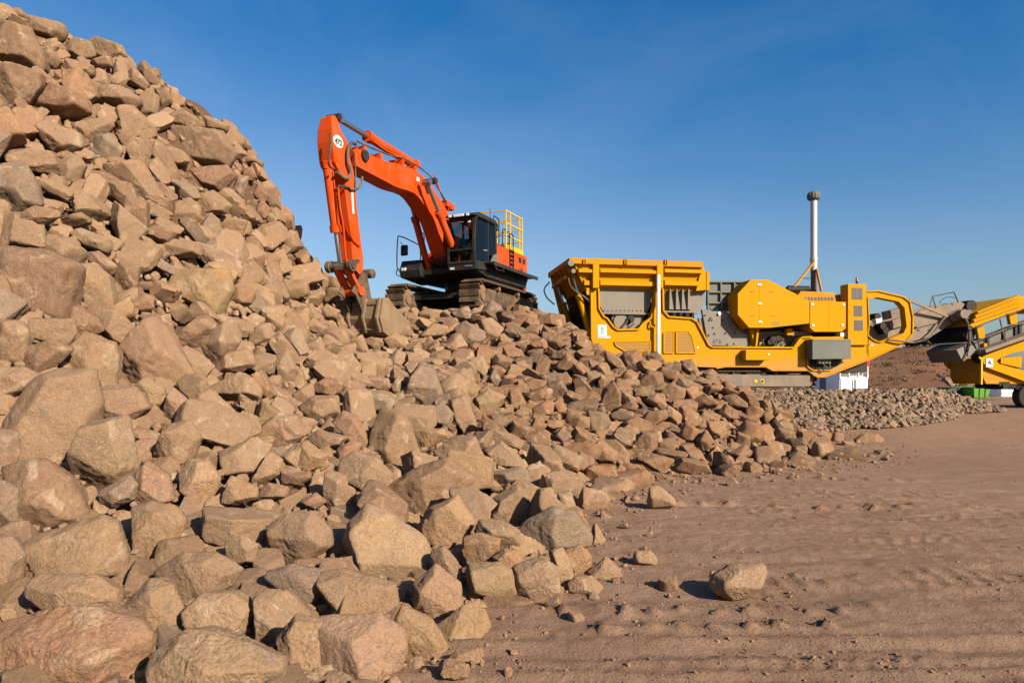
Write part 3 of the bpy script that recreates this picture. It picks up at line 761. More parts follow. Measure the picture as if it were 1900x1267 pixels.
def traced_rock(poly, tone, rng, dist=None):
    """a rock whose outline follows the photograph, given real size, depth and facets at its own distance"""
    h = hull2([(x, -y) for x, y in poly]); cen = h.mean(0)
    w = np.ptp(h[:, 0]); hh = np.ptp(h[:, 1]); cx, cy = cen[0], -cen[1]
    d = ray_hit(cx, cy) if dist is None else dist
    sc_ = d / F; q = (h - cen) * sc_; size = math.sqrt(w * hh) * sc_ * .5
    pts2 = np.roll(q, -1, 0) - q; nn = np.stack([pts2[:, 1], -pts2[:, 0]], 1)
    ln = np.linalg.norm(nn, axis=1); ok = ln > 1e-4; nn = nn[ok] / ln[ok][:, None]; dd = (nn * q[ok]).sum(1)
    if (dd < 0).any(): nn, dd = np.where(dd[:, None] < 0, -nn, nn), np.abs(dd)
    dd = np.maximum(dd, size * .25) * 1.13
    Nn, D = [], []
    for n2, d2 in zip(nn, dd):
        for sg in (1, -1):
            t = math.radians(rng.uniform(8, 30)); Nn.append((n2[0] * math.cos(t), n2[1] * math.cos(t), sg * math.sin(t))); D.append(d2 * math.cos(t) * 1.02)
    mn = min(w, hh) * sc_
    for k in range(3):
        a = rng.uniform(0, 6.28); t = math.radians(rng.uniform(10, 42)); Nn.append((math.cos(a) * math.sin(t), math.sin(a) * math.sin(t), math.cos(t))); D.append(size * rng.uniform(.62, .85))
        a = rng.uniform(0, 6.28); Nn.append((math.cos(a) * .4, math.sin(a) * .4, -.92)); D.append(size * rng.uniform(.7, .95))
    big = max(w, hh); level = 6 if big > 190 else (5 if big > 52 else 4)
    v, f = rock_verts(np.array(Nn), np.array(D), level, rng.uniform(45, 140), rng, .9, size)
    # local frame: x right, y depth, z up
    v = np.stack([v[:, 0], -v[:, 2], v[:, 1]], 1)
    c = at(cx, cy, d)
    if pile_h(c[0], c[1]) > -.1:
        c = at(cx, cy, d - .06 * size); top = float(pile_h(c[0], c[1])) + .5 * size
        if c[2] > top: c[2] = top
    return v, f, c, size, (cx, cy, w, hh)
named = []      # (object, screen box, tone)
for line in ROCKS.strip().splitlines():
    k = line.split(); ox, oy, s_ = TR[k[0]]; num = list(map(float, k[2:])); poly = [(ox + a / s_, oy + b / s_) for a, b in zip(num[::2], num[1::2])]
    rng = np.random.default_rng(len(named) + 100)
    v, f, c, size, bb = traced_rock(poly, k[1], rng)
    o = link("boulder", mesh_from("boulder", v, f), M['rock']); o.location = c
    j = rng.normal(1, .05) * (.80 if k[0] in 'FG' else .88 if k[0] == 'D' and k[1] != 'g' else 1.0); col = np.array(TONE[k[1]]) * j * (np.array([1.03, .93, .84]) if k[0] in 'FG' else 1.0) * rng.normal(1, .025, 3); o.color = tuple(np.clip(col, .03, .6)) + (1,)
    named.append([o, bb, k[1], size, c])
for tone, poly, lab in LONERS:
    rng = np.random.default_rng(len(named) + 100)
    py1 = max(p[1] for p in poly); gyd = EYE * F / (py1 - HY); 
    v, f, c, size, bb = traced_rock(poly, tone, rng, dist=gyd + .04)
    o = link("loose_rock", mesh_from("loose_rock", v, f), M['rock']); c = at(bb[0], bb[1], gyd + size * .6)
    gz = float(ground_z(np.array([[c[0]]]), np.array([[c[1]]]))[0, 0]); c[2] = gz - v[:, 2].min() - .10 * size
    o.location = c; o.color = tuple(np.array(TONE[tone])) + (1,)
    tag(o, lab, "rock", "rocks lying loose on the dirt")

# ------------------------------------------------------------------ filler boulders by dart throwing on the slope
class Hash:
    def __init__(s, cell): s.c = cell; s.d = {}
    def add(s, p, r):
        s.d.setdefault((int(p[0] // s.c), int(p[1] // s.c), int(p[2] // s.c)), []).append((p, r))
    def free(s, p, r, k):
        i, j, l = int(p[0] // s.c), int(p[1] // s.c), int(p[2] // s.c)
        for a in (i - 1, i, i + 1):
            for b in (j - 1, j, j + 1):
                for c in (l - 1, l, l + 1):
                    for q, t in s.d.get((a, b, c), ()):
                        if (q[0] - p[0]) ** 2 + (q[1] - p[1]) ** 2 + (q[2] - p[2]) ** 2 < (k * (r + t)) ** 2: return False
        return True
hs = Hash(1.3); hsm = Hash(.34)
for o, bb, tone, size, c in named: hs.add(tuple(c), size * .93)
TB = np.array([[b[0], b[1], b[2] * .5, b[3] * .5, c[1], sz] for _, b, _, sz, c in named])
def hides_traced(p, r):
    # would this filler rock stand in front of one measured from the photograph?
    u = CX + F * p[0] / p[1]; w_ = HY - F * (p[2] - EYE) / p[1]; s_ = r * F / p[1]
    e = ((u - TB[:, 0]) / (TB[:, 2] * .78 + s_ * .62)) ** 2 + ((w_ - TB[:, 1]) / (TB[:, 3] * .78 + s_ * .62)) ** 2
    return bool(((e < 1) & (p[1] < TB[:, 4] + .9 * TB[:, 5] + .3)).any())
SKY_X = [0, 100, 170, 270, 300, 380, 430, 490, 530, 545, 575, 620, 640, 690, 1000, 1020, 1075, 1100, 1150, 1165, 1205, 1240, 1290, 1340, 1400, 1450, 1500, 1560, 1640]
SKY_Y = [0, 30, 80, 115, 150, 210, 235, 290, 370, 430, 480, 505, 545, 556, 566, 572, 600, 640, 664, 652, 632, 640, 665, 690, 712, 735, 770, 800, 815]
def breaks_skyline(p, r):
    u = CX + F * p[0] / p[1]; w_ = HY - F * (p[2] - EYE) / p[1]; s_ = r * F / p[1]
    return u > -200 and w_ - .75 * s_ < np.interp(u, SKY_X, SKY_Y) - 2 and w_ > -60
def on_pile(x, y):
    """pile area that any nearby viewpoint in front could see"""
    h = pile_h(x, y); return (h > ground_base(x, y) - .02)
fill = []
rngf = np.random.default_rng(11)
# keep the excavator's standing place clear
EXC = np.array([-1.75, 24.6])
def throw(r0, r1, n, k, xr=(-20, 9.5), yr=(1.6, 31), near=None):
    xs = rngf.uniform(xr[0], xr[1], n); ys = rngf.uniform(yr[0], yr[1], n); rs = rngf.uniform(r0, r1, n)
    hh = pile_h(xs, ys); nn = pile_n(xs, ys); gb = ground_base(xs, ys)
    a = (xs / np.maximum(ys, .1))
    vis = (nn[:, 0] * -xs + nn[:, 1] * -ys + nn[:, 2] * (EYE - hh)) > -.35 * np.hypot(xs, ys)
    ok = (hh > gb + .04) & vis & (a > -1.25)
    if near: ok &= (ys < near) & (a > -.95)
    for i in np.nonzero(ok)[0]:
        x, y, r = xs[i], ys[i], rs[i]
        if abs(x - EXC[0]) < 3.4 and 22.6 < y < 28.5 and r > .2: continue
        off = .06 * r if r > .2 else -.10 - .3 * r; p = (x + nn[i, 0] * off, y + nn[i, 1] * off, hh[i] + nn[i, 2] * off)
        if r > .30 and x > -5.5 and y > 9: continue
        if y < 3.75 and r > .13 and HY - F * (p[2] - EYE) / y > 1190: continue
        if y < 3.2 and r > .3: continue
        if not hs.free(p, r, k) or (r < .16 and not hsm.free(p, r, k)) or hides_traced(p, r) or breaks_skyline(p, r): continue
        (hs if r >= .16 else hsm).add(p, r); fill.append((p, r, nn[i]))
throw(.34, .46, 7000, .80); throw(.24, .36, 22000, .78); throw(.16, .25, 60000, .76); throw(.10, .16, 90000, .78, near=24); throw(.055, .10, 70000, .80, xr=(-12, 4), yr=(2, 14), near=15); throw(.06, .10, 60000, .80, xr=(-7, 8), yr=(10, 21)); throw(.03, .055, 60000, .85, xr=(-8, 2), yr=(2.2, 9), near=9)
PROTO = []
for k in range(26):
    rng = np.random.default_rng(900 + k)
    a, b, c = 1.12, rng.uniform(.78, 1.05), rng.uniform(.58, .85)
    PROTO.append((rand_planes(rng, a, b, c, rng.integers(3, 8)), rng.uniform(40, 120), 900 + k))
_pv = {}
def proto(k, level):
    if (k, level) not in _pv:
        (Nn, D), p, sd = PROTO[k]; _pv[(k, level)] = rock_verts(Nn, D, level, p, np.random.default_rng(sd), .9, 1.0)
    return _pv[(k, level)]
def orient(rng, n):
    """random turn about the slope normal with some tilt"""
    n = Vector(n); q = n.to_track_quat('Z', 'Y').to_matrix(); t = Matrix.Rotation(rng.uniform(0, 6.283), 3, 'Z')
    w = Matrix.Rotation(rng.normal(0, .35), 3, 'X') @ Matrix.Rotation(rng.normal(0, .35), 3, 'Y'); return q @ w @ t
TK = list("ttttttttllbbboyytg")
def seen_px(p, r):
    if p[1] < .5: return 0
    u = CX + F * p[0] / p[1]; w_ = HY - F * (p[2] - EYE) / p[1]; s_ = r * F / p[1]
    if u < -s_ or u > 1900 + s_ or w_ < -s_ or w_ > 1267 + s_: return 0
    return s_
order = sorted(range(len(fill)), key=lambda i: -seen_px(fill[i][0], fill[i][1]))
NAMED_MAX = 300 - len(named)
me_cache = {}; rest = []
for rank, i in enumerate(order):
    p, r, n = fill[i]; rng = np.random.default_rng(5000 + i); k = int(rng.integers(26)); tone = TK[int(rng.integers(len(TK)))]
    far = p[0] > -1.0 and p[1] > 10.5
    if far and rng.random() < .8: tone = "bbrrobgdbt"[int(rng.integers(10))]
    elif p[2] > 4.5 and rng.random() < .5: tone = "bbrbot"[int(rng.integers(6))]
    R = orient(rng, n) @ Matrix.Diagonal((rng.uniform(.85, 1.3), rng.uniform(.75, 1.1), rng.uniform(.6, 1.05))); s = seen_px(p, r)
    if rank < NAMED_MAX and s > 0:
        lv = 5 if s > 26 else 4
        if (k, lv) not in me_cache: me_cache[(k, lv)] = mesh_from("boulder", *proto(k, lv), M['rock_unit'])
        o = link("boulder", me_cache[(k, lv)], None); o.matrix_world = Matrix.Translation(p) @ R.to_4x4() @ Matrix.Scale(r, 4)
        col = np.array(TONE[tone]) * rng.normal(1, .05) * (np.array([.84, .76, .68]) if far else 1.0); o.color = tuple(np.clip(col, .03, .6)) + (1,)
        named.append([o, (CX + F * p[0] / p[1], HY - F * (p[2] - EYE) / p[1], 2.0 * s, 1.8 * s), tone, r, np.array(p)])
    else: rest.append((p, r, R, k, tone, s))
def merged_rocks(name, items, mat, levels, parent=None, sharp=30):
    V, Fc, Cc, base = [], [], [], 0
    for p, r, R, k, tone, s in items:
        lv = levels(s, r); v, f = proto(k, lv); w = (v * r) @ np.array(R).T + np.array(p)
        V.append(w); Fc.append(f + base); base += len(v); rng = np.random.default_rng(int(abs(p[0] * 977 + p[1] * 131 + r * 7919) * 10) % 2 ** 31)
        c = np.array(TONE[tone]) * rng.normal(1, .07) * (np.array([.84, .76, .68]) if name == 'boulder_rubble' and p[0] > -1.0 and p[1] > 10.5 else 1.0); Cc.append(np.repeat(np.append(np.clip(c, .03, .6), 1.0)[None], len(v), 0))
    me = mesh_from(name, np.concatenate(V), np.concatenate(Fc), mat)
    at_ = me.color_attributes.new("rockcol", 'FLOAT_COLOR', 'POINT'); at_.data.foreach_set('color', np.concatenate(Cc).astype(np.float32).ravel())
    me.set_sharp_from_angle(angle=math.radians(sharp))
    return link(name, me, None, parent)
rub = merged_rocks("boulder_rubble", rest, M['rubble'], lambda s, r: 4 if s > 30 else (3 if s > 9.5 else 2))
tag(rub, "countless smaller tan and grey rocks wedged between the boulders of the heap", "rubble", kind="stuff")

# ------------------------------------------------------------------ crushed stone on the bank and stones on the dirt
rng = np.random.default_rng(77); cs = []
hg = Hash(.3)
for r0, r1, n, kk in ((.10, .15, 1500, .8), (.06, .10, 26000, .82), (.035, .06, 60000, .9)):
    xs = rng.uniform(5.5, 20, n); ys = rng.uniform(16, 24.6, n); zs = np.minimum(GRAV(xs, ys), 1.42) - .14 + .10 * sstep(13.5, 16.5, xs); gb = ground_base(xs, ys); rs = rng.uniform(r0, r1, n)
    e = .2; gxn = (GRAV(xs + e, ys) - GRAV(xs - e, ys)) / (2 * e); gyn = (GRAV(xs, ys + e) - GRAV(xs, ys - e)) / (2 * e)
    for i in range(n):
        if zs[i] < gb[i] + .03 or pile_h(xs[i], ys[i]) > zs[i] + .05: continue
        crest = zs[i] > 1.22
        if crest and (ys[i] > 23.6 + .12 * (xs[i] - 11) or rng.random() < .5): continue
        p = (xs[i], ys[i], zs[i] + .02)
        if not hg.free(p, rs[i], kk): continue
        hg.add(p, rs[i]); nv = Vector((-gxn[i], -gyn[i], 1)).normalized()
        cs.append((p, rs[i], orient(rng, nv), int(rng.integers(26)), "kkgkgkktg"[int(rng.integers(9))], 10))
gs = merged_rocks("crushed_stone", cs, M['rubble'], lambda s, r: 3 if r > .11 else 2, sharp=12)
tag(gs, "bank of grey brown crushed stone below the yellow crusher", "gravel", kind="stuff")
cs = []
n = 34000; ys = 3.2 * np.exp(rng.uniform(0, 1, n) * math.log(30 / 3.2)); aa = rng.uniform(-.12, .82, n); xs = aa * ys
clump = fbm(np.stack([xs * .9, ys * .9, 0 * xs], 1), 3); zz = ground_z(xs[None], ys[None])[0]
ph = pile_h(xs, ys)
for i in range(n):
    band = (3.3 < ys[i] < 4.3) or (ys[i] < 8 and xs[i] < 2.2)
    if rng.random() > (.85 if band else .32) * (0.6 + 1.1 * clump[i]): continue
    if ph[i] > .12: continue
    r = min(.015, .0028 * rng.pareto(2.8) + .003) * (1 + ys[i] / 26)
    if rng.random() < .0015: r = rng.uniform(.018, .035)
    cs.append(((xs[i], ys[i], zz[i] + r * .25), r, orient(rng, (0, 0, 1)), int(rng.integers(26)), "ttlbbot"[int(rng.integers(7))], 3))
# spill of small stones along the toe of the heap
xs = rng.uniform(-1, 11, 9000); ys = rng.uniform(3, 20, 9000); ph = pile_h(xs, ys); zz = ground_z(xs[None], ys[None])[0]; gbb = ground_base(xs, ys)
for i in range(9000):
    t = (ph[i] - gbb[i]); 
    if not (-.42 < t < .12) or rng.random() > .18 + 1.6 * max(0, t + .35): continue
    r = min(.085, .013 + .012 * rng.pareto(1.8))
    cs.append(((xs[i], ys[i], zz[i] + r * .35), r, orient(rng, (0, 0, 1)), int(rng.integers(26)), "ttlbbot"[int(rng.integers(7))], 3))
pb = merged_rocks("dirt_pebbles", cs, M['rubble'], lambda s, r: 3 if r > .03 else (2 if r > .012 else 1))
tag(pb, "small stones and clods scattered over the brown dirt", "pebbles", kind="stuff")
print("ROCKS named", len(named), "fill", len(fill), "rest", len(rest), "gravel", len(gs.data.polygons), "rubble tris", len(rub.data.polygons), "ground", len(ground.data.polygons))

# ------------------------------------------------------------------ excavator
EO = np.array([-1.60, 24.8, 3.90]); EF = np.array([-.4108, -.9117]); EL = np.array([.9117, -.4108])
exc = empty("excavator", tuple(EO), math.atan2(EF[1], EF[0]))
tag(exc, "large orange tracked excavator standing on top of the rock heap", "excavator")
def EP(px, py, c=0.0):
    """local (x, z) on the machine's lengthwise plane y = c seen at a photo pixel"""
    a = (px - CX) / F; d = (c + EO[0] * EL[0] + EO[1] * EL[1]) / (a * EL[0] + EL[1])
    return ((a * d - EO[0]) * EF[0] + (d - EO[1]) * EF[1], EYE + (HY - py) / F * d - EO[2])
def E3(px, py, c=0.0): x, z = EP(px, py, c); return (x, c, z)
def smooth_line(pts, n=6):
    """Catmull-Rom through points"""
    P = [np.array(p, float) for p in pts]; P = [2 * P[0] - P[1]] + P + [2 * P[-1] - P[-2]]; o = []
    for i in range(1, len(P) - 2):
        for t in np.linspace(0, 1, n, endpoint=False):
            a, b, c, d = P[i - 1:i + 3]
            o.append(.5 * ((2 * b) + (c - a) * t + (2 * a - 5 * b + 4 * c - d) * t * t + (3 * b - a - 3 * c + d) * t ** 3))
    return o + [P[-2]]

# undercarriage: two crawler tracks with separate shoes
shoe_b = B()
shoe_b.box(-.105, .105, -.36, .36, -.02, .02, .006)
for gx_ in (-.07, 0, .07): shoe_b.box(gx_ - .013, gx_ + .013, -.355, .355, .018, .06, .004)
shoe_o = None
def track_path(L, r, n):
    """positions and tangents round an oval track of axle distance L and radius r"""
    per = 2 * L + 2 * math.pi * r; out = []
    for k in range(n):
        s = per * k / n
        if s < L: p = (-L / 2 + s, r, 0.0)
        elif s < L + math.pi * r: t = (s - L) / r; p = (L / 2 + r * math.sin(t), r * math.cos(t), -t)
        elif s < 2 * L + math.pi * r: p = (L / 2 - (s - L - math.pi * r), -r, math.pi)
        else: t = (s - 2 * L - math.pi * r) / r; p = (-L / 2 - r * math.sin(t), -r * math.cos(t), math.pi - t)
        out.append(p)
    return out
def crawler(root, y, L, r, zc, n, w, name="crawler_track", mudmat=None, outer=1, xoff=0.0, shoe=None, frame_mat=None):
    global shoe_o
    tr = empty(name, (xoff, y, zc), 0, root)
    me = shoe
    for x, z, a in track_path(L, r, n):
        o = bpy.data.objects.new("track_shoe", me); COL.objects.link(o); o.parent = tr; o.location = (x, 0, z); o.rotation_euler = (0, a, 0)
    b = B(); b.box(-L / 2 - .05, L / 2 + .02, -w * .36, w * .36, -r * .52, r * .40, .04)
    b.prism([(-L / 2 + .1, r * .35), (L / 2 - .25, r * .35), (L / 2 - .5, r * .62), (-L / 2 + .45, r * .62)], -w * .25, w * .25)
    b.build("track_frame", frame_mat or M['trackmetal'], tr)
    for nm, xx in (("idler", L / 2), ("sprocket", -L / 2)):
        b = B(); b.cyl((xx, -w * .30, 0), (xx, w * .30, 0), r * .82, n=24); b.cyl((xx, -w * .40, 0), (xx, w * .40, 0), r * .34, n=16)
        b.cyl((xx, -w * .33, 0), (xx, w * .33, 0), r * .62, n=20)
        if nm == "sprocket":
            for k in range(14): a = k * math.tau / 14; b.box(xx + math.cos(a) * r * .84 - .045, xx + math.cos(a) * r * .84 + .045, -.05, .05, math.sin(a) * r * .84 - .045, math.sin(a) * r * .84 + .045)
        b.build(nm, mudmat or M['mud'], tr, auto=40)
    for k in range(8):
        xx = -L / 2 + .3 + (L - .6) * k / 7; b = B(); b.cyl((xx, -w * .34, -r * .66), (xx, w * .34, -r * .66), r * .24, n=14); b.build("track_roller", mudmat or M['mud'], tr, auto=40)
    for k in range(2):
        xx = -L / 5 + 2 * L / 5 * k; b = B(); b.cyl((xx, -w * .3, r * .74), (xx, w * .42, r * .74), r * .16, n=12); b.build("carrier_roller", mudmat or M['mud'], tr, auto=40)
    return tr
shoe_me = bpy.data.meshes.new("track_shoe"); shoe_b.bm.to_mesh(shoe_me); shoe_b.bm.free(); shoe_me.materials.append(M['trackmetal'])
for yy in (1.42, -1.42): crawler(exc, yy, 4.05, .47, .53, 56, .72, xoff=.12, shoe=shoe_me)
b = B(); b.box(-1.0, 1.3, -1.25, 1.25, .50, .86, .05); b.prism([(1.1, .86), (1.75, .72), (1.75, .56), (1.1, .48)], -1.22, 1.22); b.prism([(-.9, .86), (-1.6, .72), (-1.6, .56), (-.9, .48)], -1.22, 1.22)
b.build("centre_frame", M['dark'], exc)
b = B(); b.cyl((.1, 0, .86), (.1, 0, 1.26), .78, n=36); b.build("swing_ring", M['dark'], exc, auto=40)

# upper structure
b = B(); b.prism([(-2.15, 1.62), (-1.9, 1.28), (1.35, 1.24), (2.05, 1.36), (2.05, 1.52), (.7, 1.70), (-2.15, 1.70)], -1.46, 1.46, bev=.02); b.build("revolving_deck", M['dark'], exc)
b = B(); b.box(-2.15, 1.7, 1.46, 1.86, 1.64, 1.70, .01); b.bar((-2.15, 1.86, 1.64), (1.7, 1.86, 1.64), .03, .12); b.build("catwalk", M['dark'], exc)
b = B(); b.tube([(1.55, 1.84, 1.64), (1.55, 1.88, 1.46), (.95, 1.88, 1.46), (.95, 1.84, 1.64)], .018); b.build("step", M['dark'], exc)
b = B(); b.box(.9, 1.15, 1.866, 1.872, 1.645, 1.695); b.build("step_decal", M['label'], exc)
# rear: engine house, orange side panel with doors, counterweight
b = B(); b.box(-1.9, .55, -1.40, 1.38, 1.70, 2.42, .05); b.build("engine_house", M['orange'], exc)
pan = B(); pan.box(-1.97, .72, 1.40, 1.50, 1.72, 2.47, .02); pan = pan.build("side_panel", M['orange'], exc)
for x0, x1 in ((-.02, .69), (-.92, -.05), (-1.93, -.95)):
    b = B(); b.box(x0, x1, 1.50, 1.515, 1.755, 2.44, .006); b.build("panel_door", M['orange'], pan)
for x0 in (-1.25, -1.62):
    b = B(); b.box(x0 - .13, x0 + .13, 1.515, 1.522, 2.13, 2.33, .002); b.build("vent", M['dark'], pan)
b = B()
cw = [(-1.98, -1.36), (-1.98, 1.36)] + [(-2.0 - .72 * math.cos(t) ** .7, 1.36 * math.sin(t)) for t in np.linspace(1.45, -1.45, 19)]
b.prism(cw, 1.42, 2.36, axis='z', bev=.05); b.build("counterweight", M['orange'], exc, auto=50)
b = B(); b.prism([(p[0] * .985, p[1] * 1.02) for p in cw], 1.20, 1.46, axis='z', bev=.06); b.build("counterweight_base", M['orange'], exc, auto=50)
b = B()
for x0, z1 in ((.15, 2.82), (-.45, 2.72), (-1.1, 2.76)): b.box(x0 - .28, x0 + .28, -.6, 1.05, 2.40, z1, .04)
b.cyl((-.2, .7, 2.7), (-.2, .7, 3.1), .07, n=14); b.build("engine_cover", M['dark'], exc)
b = B(); b.cyl((.32, 1.0, 2.42), (.32, 1.0, 3.02), .10, .05, n=16); b.build("exhaust_stack", M['black'], exc, auto=40)
b = B(); b.cyl((.32, 1.0, 3.02), (.32, 1.0, 3.22), .045, n=12); b.build("exhaust_tip", M['yellowrail'], exc, auto=40)
# yellow guard rail on the house top
g = B()
XR = (-.25, -.62, -1.45, -1.70)
for x in XR: g.bar((x, 1.40, 2.45), (x, 1.40, 3.86), .05)
for z in (3.86, 3.42, 2.98): g.bar((-.25, 1.40, z), (-1.70, 1.40, z), .042)
for x in (-.25, -1.70):
    g.bar((x, .35, 2.6), (x, .35, 3.86), .05)
    for z in (3.86, 3.42, 2.98): g.bar((x, .35, z), (x, 1.40, z), .042)
g.box(-1.75, -.2, 1.385, 1.43, 2.46, 2.66)
g.build("guard_rail", M['yellowrail'], exc)
g = B()
g.tube(smooth_line([(.12, 1.44, 2.47), (.12, 1.44, 3.02), (.02, 1.44, 3.13), (-.16, 1.44, 3.13)]), .02)
g.tube(smooth_line([(-.28, 1.52, 2.3), (-.28, 1.52, 2.92), (-.36, 1.52, 3.03), (-.55, 1.52, 3.03), (-.62, 1.52, 2.92), (-.62, 1.52, 2.2)]), .022)
g.tube(smooth_line([(.55, 1.3, 2.8), (.55, 1.3, 3.42), (.45, 1.3, 3.5), (.18, 1.3, 3.46), (.12, 1.3, 3.36), (.12, 1.3, 2.6)]), .02)
g.cyl((.62, 1.2, 3.2), (.62, 1.2, 3.75), .012, n=6)
g.build("handrail", M['black'], exc, smooth=True)
lad = B()
for x in (-.30, -.62): lad.bar((x, 1.535, 1.72), (x, 1.535, 2.47), .035)
for z in np.linspace(1.8, 2.42, 5): lad.bar((-.30, 1.56, z), (-.62, 1.56, z), .035, .06)
lad.build("ladder", M['black'], exc)
# cab
cab = empty("cab", (0, 0, 0), 0, exc)
X0, X1, Y0, Y1, Z0, Z1 = .70, 2.30, .50, 1.50, 1.52, 3.22
b = B(); b.prism([(X0, Z0 - .02), (X1 + .02, Z0 - .14), (X1 + .04, Z0 + .10), (X0, Z0 + .12)], Y0 - .02, Y1 + .02, bev=.02); b.build("cab_floor", M['dark'], cab)
b = B()
fr = [(X1 + .02, Z0 + .08), (X1 + .06, 2.3), (X1 - .02, Z1 - .22), (X1 - .20, Z1 - .04)]
for y in (Y0 + .03, Y1 - .03):
    for p, q in zip(fr, fr[1:]): b.bar((p[0], y, p[1]), (q[0], y, q[1]), .075, .075)
    b.bar((X1 - .95, y, Z0), (X1 - .95, y, Z1 - .05), .06, .05)
    b.bar((X0 + .04, y, Z0), (X0 + .12, y, Z1 - .12), .09, .09)
    b.bar((X0 + .04, y, Z1 - .08), (X1 - .2, y, Z1 - .06), .08, .1)
    b.bar((X0 + .04, y, Z0 + .1), (X1, y, Z0 + .1), .07, .14)
for x, z in ((X1 + .02, Z0 + .10), (X1 - .03, Z1 - .20), (X0 + .06, Z1 - .12), (X1 + .045, 2.03)): b.bar((x, Y0, z), (x, Y1, z), .05 if z == 2.03 else .08)
b.build("cab_frame", M['dark'], cab)
b = B(); b.prism([(X0, Z0), (X0 + .06, Z0), (X0 + .10, Z1 - .1), (X0 + .02, Z1 - .12)], Y0 + .05, Y1 - .05); b.build("cab_rear_wall", M['dark'], cab)
b = B(); b.box(X0, X1 - .3, Y0 + .02, Y0 + .05, Z0, 2.6); b.build("cab_inner_wall", M['dark'], cab)
b = B(); b.prism([(X0 - .02, Z1 - .10), (X0 + .15, Z1 + .03), (X1 - .25, Z1 + .05), (X1 + .10, Z1 - .04), (X1 + .22, Z1 - .13), (X1 - .1, Z1 - .12)], Y0 - .04, Y1 + .04, bev=.03); b.build("cab_roof", M['dark'], cab)
def pane(name, a, b_, c, d, t, par=cab): return B().quad(a, b_, c, d, t).build(name, M['glass'], par)
pane("windscreen", (fr[1][0] + .01, Y0 + .06, 2.06), (fr[1][0] + .01, Y1 - .06, 2.06), (fr[2][0], Y1 - .06, fr[2][1]), (fr[2][0], Y0 + .06, fr[2][1]), (-.012, 0, 0))
pane("lower_windscreen", (fr[0][0] + .01, Y0 + .06, Z0 + .16), (fr[0][0] + .01, Y1 - .06, Z0 + .16), (fr[1][0] + .005, Y1 - .06, 2.0), (fr[1][0] + .005, Y0 + .06, 2.0), (-.012, 0, 0))
dr = pane("cab_door", (X1 - .90, Y1 - .01, Z0 + .2), (X1 - .03, Y1 - .01, Z0 + .2), (X1 - .10, Y1 - .01, Z1 - .18), (X1 - .90, Y1 - .01, Z1 - .16), (0, -.012, 0))
b = B(); b.bar((X1 - .82, Y1 + .01, 2.12), (X1 - .55, Y1 + .01, 2.08), .02, .03); b.build("door_handle", M['steel'], dr)
pane("side_window", (X0 + .12, Y1 - .01, 2.0), (X1 - 1.0, Y1 - .01, 2.0), (X1 - 1.0, Y1 - .01, Z1 - .18), (X0 + .18, Y1 - .01, Z1 - .18), (0, -.012, 0))
b = B(); b.hull([(X0 - .02, Y1 - .02, Z0), (1.28, Y1 - .02, Z0), (X0 - .02, Y1 + .02, Z0), (1.28, Y1 + .02, Z0), (1.18, Y1 + .02, 1.82), (.95, Y1 + .02, 2.06), (X0 - .02, Y1 + .02, 2.14), (1.18, Y1 - .02, 1.82), (.95, Y1 - .02, 2.06), (X0 - .02, Y1 - .02, 2.14)]); b.build("cab_side_fairing", M['greygreen'], cab)
for y0, y1, nm in ((.62, .72, "roof_lamp"), (.80, 1.18, "light_bar"), (1.27, 1.37, "roof_lamp")):
    b = B(); b.box(X1 + .19, X1 + .235, y0, y1, Z1 - .15, Z1 - .07, .006, None); b.build(nm, M['lamp'], cab)
b = B(); b.box(X1 + .0, X1 + .02, .85, 1.05, Z1 - .30, Z1 - .26); b.box(X1 + .0, X1 + .02, 1.22, 1.32, Z1 - .32, Z1 - .26); b.build("interior_lamp", M['lamp'], cab)
b = B(); b.box(X1 + .045, X1 + .05, .58, .74, Z0 - .12, Z0 - .05); b.build("front_decal", M['label'], cab)
b = B(); b.box(X1 + .045, X1 + .05, 1.12, 1.40, Z0 - .06, Z0 + .0); b.build("front_decal", M['bluegrey'], cab)
b = B(); b.box(.62, .70, 1.30, 1.52, 2.92, 3.16, .02); b.bar((.66, 1.4, 3.1), (1.0, 1.4, 3.15), .03); b.build("rear_view_mirror", M['black'], cab)
st = B(); st.box(1.05, 1.5, .72, 1.22, 1.75, 1.95, .05); st.box(1.0, 1.14, .74, 1.20, 1.9, 2.62, .05); st.box(1.02, 1.12, .86, 1.08, 2.62, 2.85, .03); st.build("operator_seat", M['seatcloth'], cab)
st = B()
for y in (.68, 1.26): st.box(1.35, 1.75, y - .06, y + .06, 1.9, 2.05, .02); st.cyl((1.68, y, 2.05), (1.72, y, 2.25), .025, n=8)
st.box(2.0, 2.12, .60, .70, 1.95, 2.35, .01); st.build("control_console", M['black'], cab)
# front right tool box, lamp, mirror on its hoop
b = B(); b.prism([(.9, 1.18), (2.2, 1.28), (2.28, 1.50), (2.12, 1.86), (.9, 1.90)], -1.45, -.62, bev=.03); tb = b.build("front_tool_box", M['dark'], exc)
b = B(); b.box(2.20, 2.285, -1.36, -1.18, 1.50, 1.60, .008); b.build("work_lamp", M['lamp'], tb)
g = B(); g.tube(smooth_line([(2.25, -1.40, 1.50), (2.38, -1.46, 1.62), (2.35, -1.46, 2.55), (2.18, -1.44, 2.70), (1.2, -1.35, 2.60)]), .02)
g.tube([(2.28, -1.42, 1.32), (2.42, -1.46, 1.36), (2.42, -1.46, 1.5), (2.3, -1.42, 1.58)], .018); g.tube(smooth_line([(1.15, -1.3, 1.9), (1.15, -1.3, 3.0), (1.05, -1.3, 3.05), (.9, -1.3, 2.95), (.9, -1.3, 2.4)]), .018)
g.build("mirror_hoop", M['black'], exc, smooth=True)
b = B(); b.box(2.20, 2.28, -1.40, -1.12, 2.02, 2.38, .03); b.bar((2.25, -1.26, 2.36), (2.30, -1.40, 2.48), .02); b.build("side_mirror", M['black'], exc)
